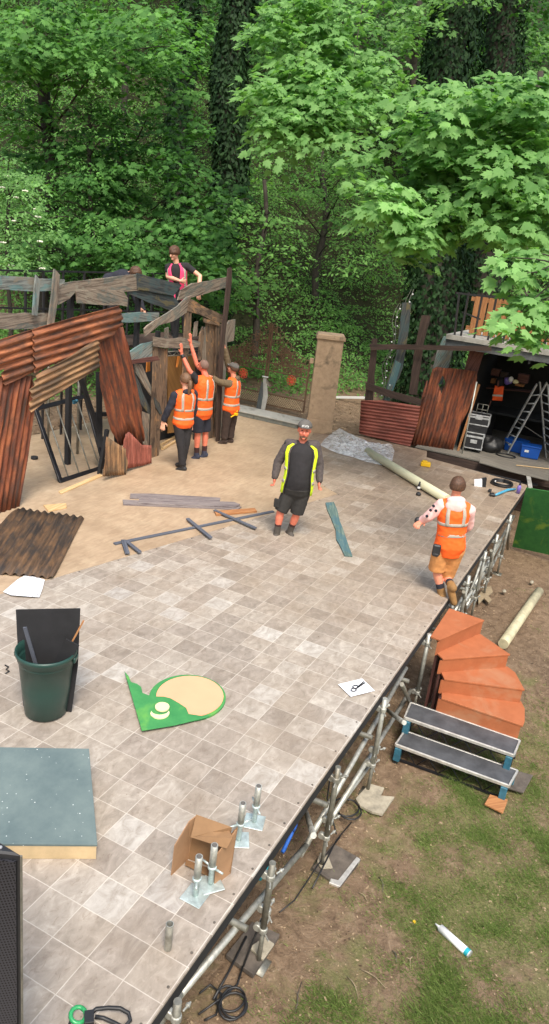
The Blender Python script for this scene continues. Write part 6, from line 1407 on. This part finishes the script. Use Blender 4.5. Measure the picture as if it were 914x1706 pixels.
tree('dark leaved tree behind the ornate gate, left of the pillar', gp(430, 520, 23), pt(440, 300, 23), .12, .06, [(420, 400, 80, 70, 22, 1.5, 30), (360, 470, 70, 50, 20.5, 1.2, 26)], .6, 30, .13, 'under', name='young_tree', nl=16)
tree('tree with dark small leaves in the gap right of centre', gp(530, 480, 27), pt(540, 180, 27), .14, .08, [(560, 300, 80, 80, 25, 2, 44), (640, 420, 90, 70, 25, 2, 44), (470, 330, 60, 60, 25, 2, 24), (510, 285, 120, 45, 25.5, 1.5, 44), (430, 240, 50, 50, 26, 1.5, 20)], .7, 34, .13, 'under', TE, name='young_tree', nl=14)
tree('yellow green backlit tree at the top right behind the ivy trunks', gp(700, 330, 30), pt(700, -40, 30), .2, .12, [(700, 80, 60, 110, 29.5, 1.5, 40), (900, 110, 60, 60, 30, 1.5, 26), (810, 60, 30, 60, 30, 1.5, 14)], .8, 36, .19, 'leafbright', name='young_tree', nl=10)
tree('tree on the brown slope at the right, behind the booth roof', gp(905, 470, 24), pt(900, 120, 24), .16, .1, [(880, 300, 70, 90, 19, 1.4, 40), (930, 420, 60, 60, 19, 1.2, 22)], .7, 34, .16, 'leafmid', name='young_tree', nl=10)
# hanging boughs
HUBC = [pt(640, -160, 15.5), pt(560, -140, 15)]
0 and tree('sycamore whose leafy boughs hang down at the top centre', gp(655, 360, 19.2), pt(640, -180, 17), .22, .18, [(520, 60, 95, 70, 14.8, .9, 70), (500, 170, 85, 50, 14.2, .8, 52), (520, 215, 85, 28, 14, .6, 24), (600, 130, 50, 70, 15, .8, 26)], .5, 34, .155, 'leafbright', name='sycamore_tree', nl=7, hub=HUBC)
HUBR = [pt(1120, 150, 11.5), pt(1110, 260, 11), pt(1120, 40, 12)]
tree('sycamore reaching its big bright leaved boughs in from the right edge', Vector((pt(1240, 700, 11.5).x, pt(1240, 700, 11.5).y, -1.3)), pt(1110, -150, 12), .30, .20, [(705, 285, 100, 65, 11.6, .9, 42), (680, 365, 75, 34, 11.2, .6, 20), (800, 220, 100, 70, 11.4, .8, 52), (740, 160, 60, 30, 11.6, .5, 13), (880, 300, 60, 110, 10.8, .8, 52), (880, 160, 50, 60, 11, .8, 26), (800, 350, 70, 50, 11.2, .7, 24), (700, 400, 30, 20, 11.2, .4, 5)], .46, 34, .165, 'leafbright', name='sycamore_tree', nl=4, hub=HUBR)
tree('low branch of large pale green leaves hanging over the booth roof at the right edge', Vector((pt(1060, 900, 8.6).x, pt(1060, 900, 8.6).y, -1.3)), pt(1040, 380, 8.8), .07, .04, [(888, 500, 40, 55, 8.6, .4, 14), (862, 540, 24, 24, 8.5, .3, 4), (905, 560, 14, 12, 8.6, .3, 2), (870, 440, 45, 22, 8.9, .3, 6)], .34, 20, .165, 'leafbright', name='sycamore_sapling', nl=18, hub=[pt(1000, 440, 8.8), pt(1010, 500, 8.7)])
# elder with blossom
eb = tree('elder bush with cream flower heads at the left edge above the fence', gp(10, 480, 13.8), pt(15, 330, 13.8), .05, .03, [(10, 350, 62, 95, 13.4, .6, 60), (0, 290, 45, 40, 13.6, .5, 14), (45, 400, 38, 50, 13.3, .5, 22)], .36, 40, .075, 'elder', TE, name='elder_bush', nl=14, cat='bush')
for (x, y) in ((13, 293), (3, 312), (42, 318), (27, 329), (60, 348), (63, 361), (24, 368), (66, 402), (18, 442), (70, 447), (5, 404)):
    m = MB(); q = pt(x, y, 12.9)
    for k in range(16):
        a = random.uniform(0, 6.28); r = .05 * math.sqrt(random.random()); m.ball(q + Vector((r * math.cos(a), r * math.sin(a), .012 * random.random() + .2 * -r)), .011, None, 6, 4)
    m.build('flower_head', M['blossom'], eb, True)
# ---------------------------------------------------------------- light
w = bpy.data.worlds.new('World'); scene.world = w; w.use_nodes = True; nt = w.node_tree; bg = nt.nodes['Background']
sky = nt.nodes.new('ShaderNodeTexSky'); sky.sky_type = 'NISHITA'; sky.sun_disc = False; sky.sun_elevation = math.radians(58); AZ = -2.6
sd = Vector((-.62, -.45, 0)).normalized(); el = math.radians(58); sky.sun_rotation = math.atan2(sd.x, sd.y); sky.air_density = 1.6; sky.dust_density = 4; sky.ozone_density = .6
nt.links.new(sky.outputs[0], bg.inputs[0]); bg.inputs[1].default_value = .14
sl = bpy.data.lights.new('sun', 'SUN'); sl.energy = 2.0; sl.angle = math.radians(18); sl.color = (1, .95, .87); so = bpy.data.objects.new('sun', sl); COL.objects.link(so)
dv = Vector((sd.x * math.cos(el), sd.y * math.cos(el), math.sin(el))); so.rotation_euler = dv.to_track_quat('Z', 'Y').to_euler()
vs = scene.view_settings; vs.view_transform = 'Standard'; vs.look = 'None'; vs.gamma = 1; vs.exposure = .80; scene.cycles.max_bounces = 6; scene.cycles.diffuse_bounces = 3; scene.cycles.transmission_bounces = 3; scene.cycles.glossy_bounces = 2; vs.use_curve_mapping = False
scene.render.engine = 'CYCLES'
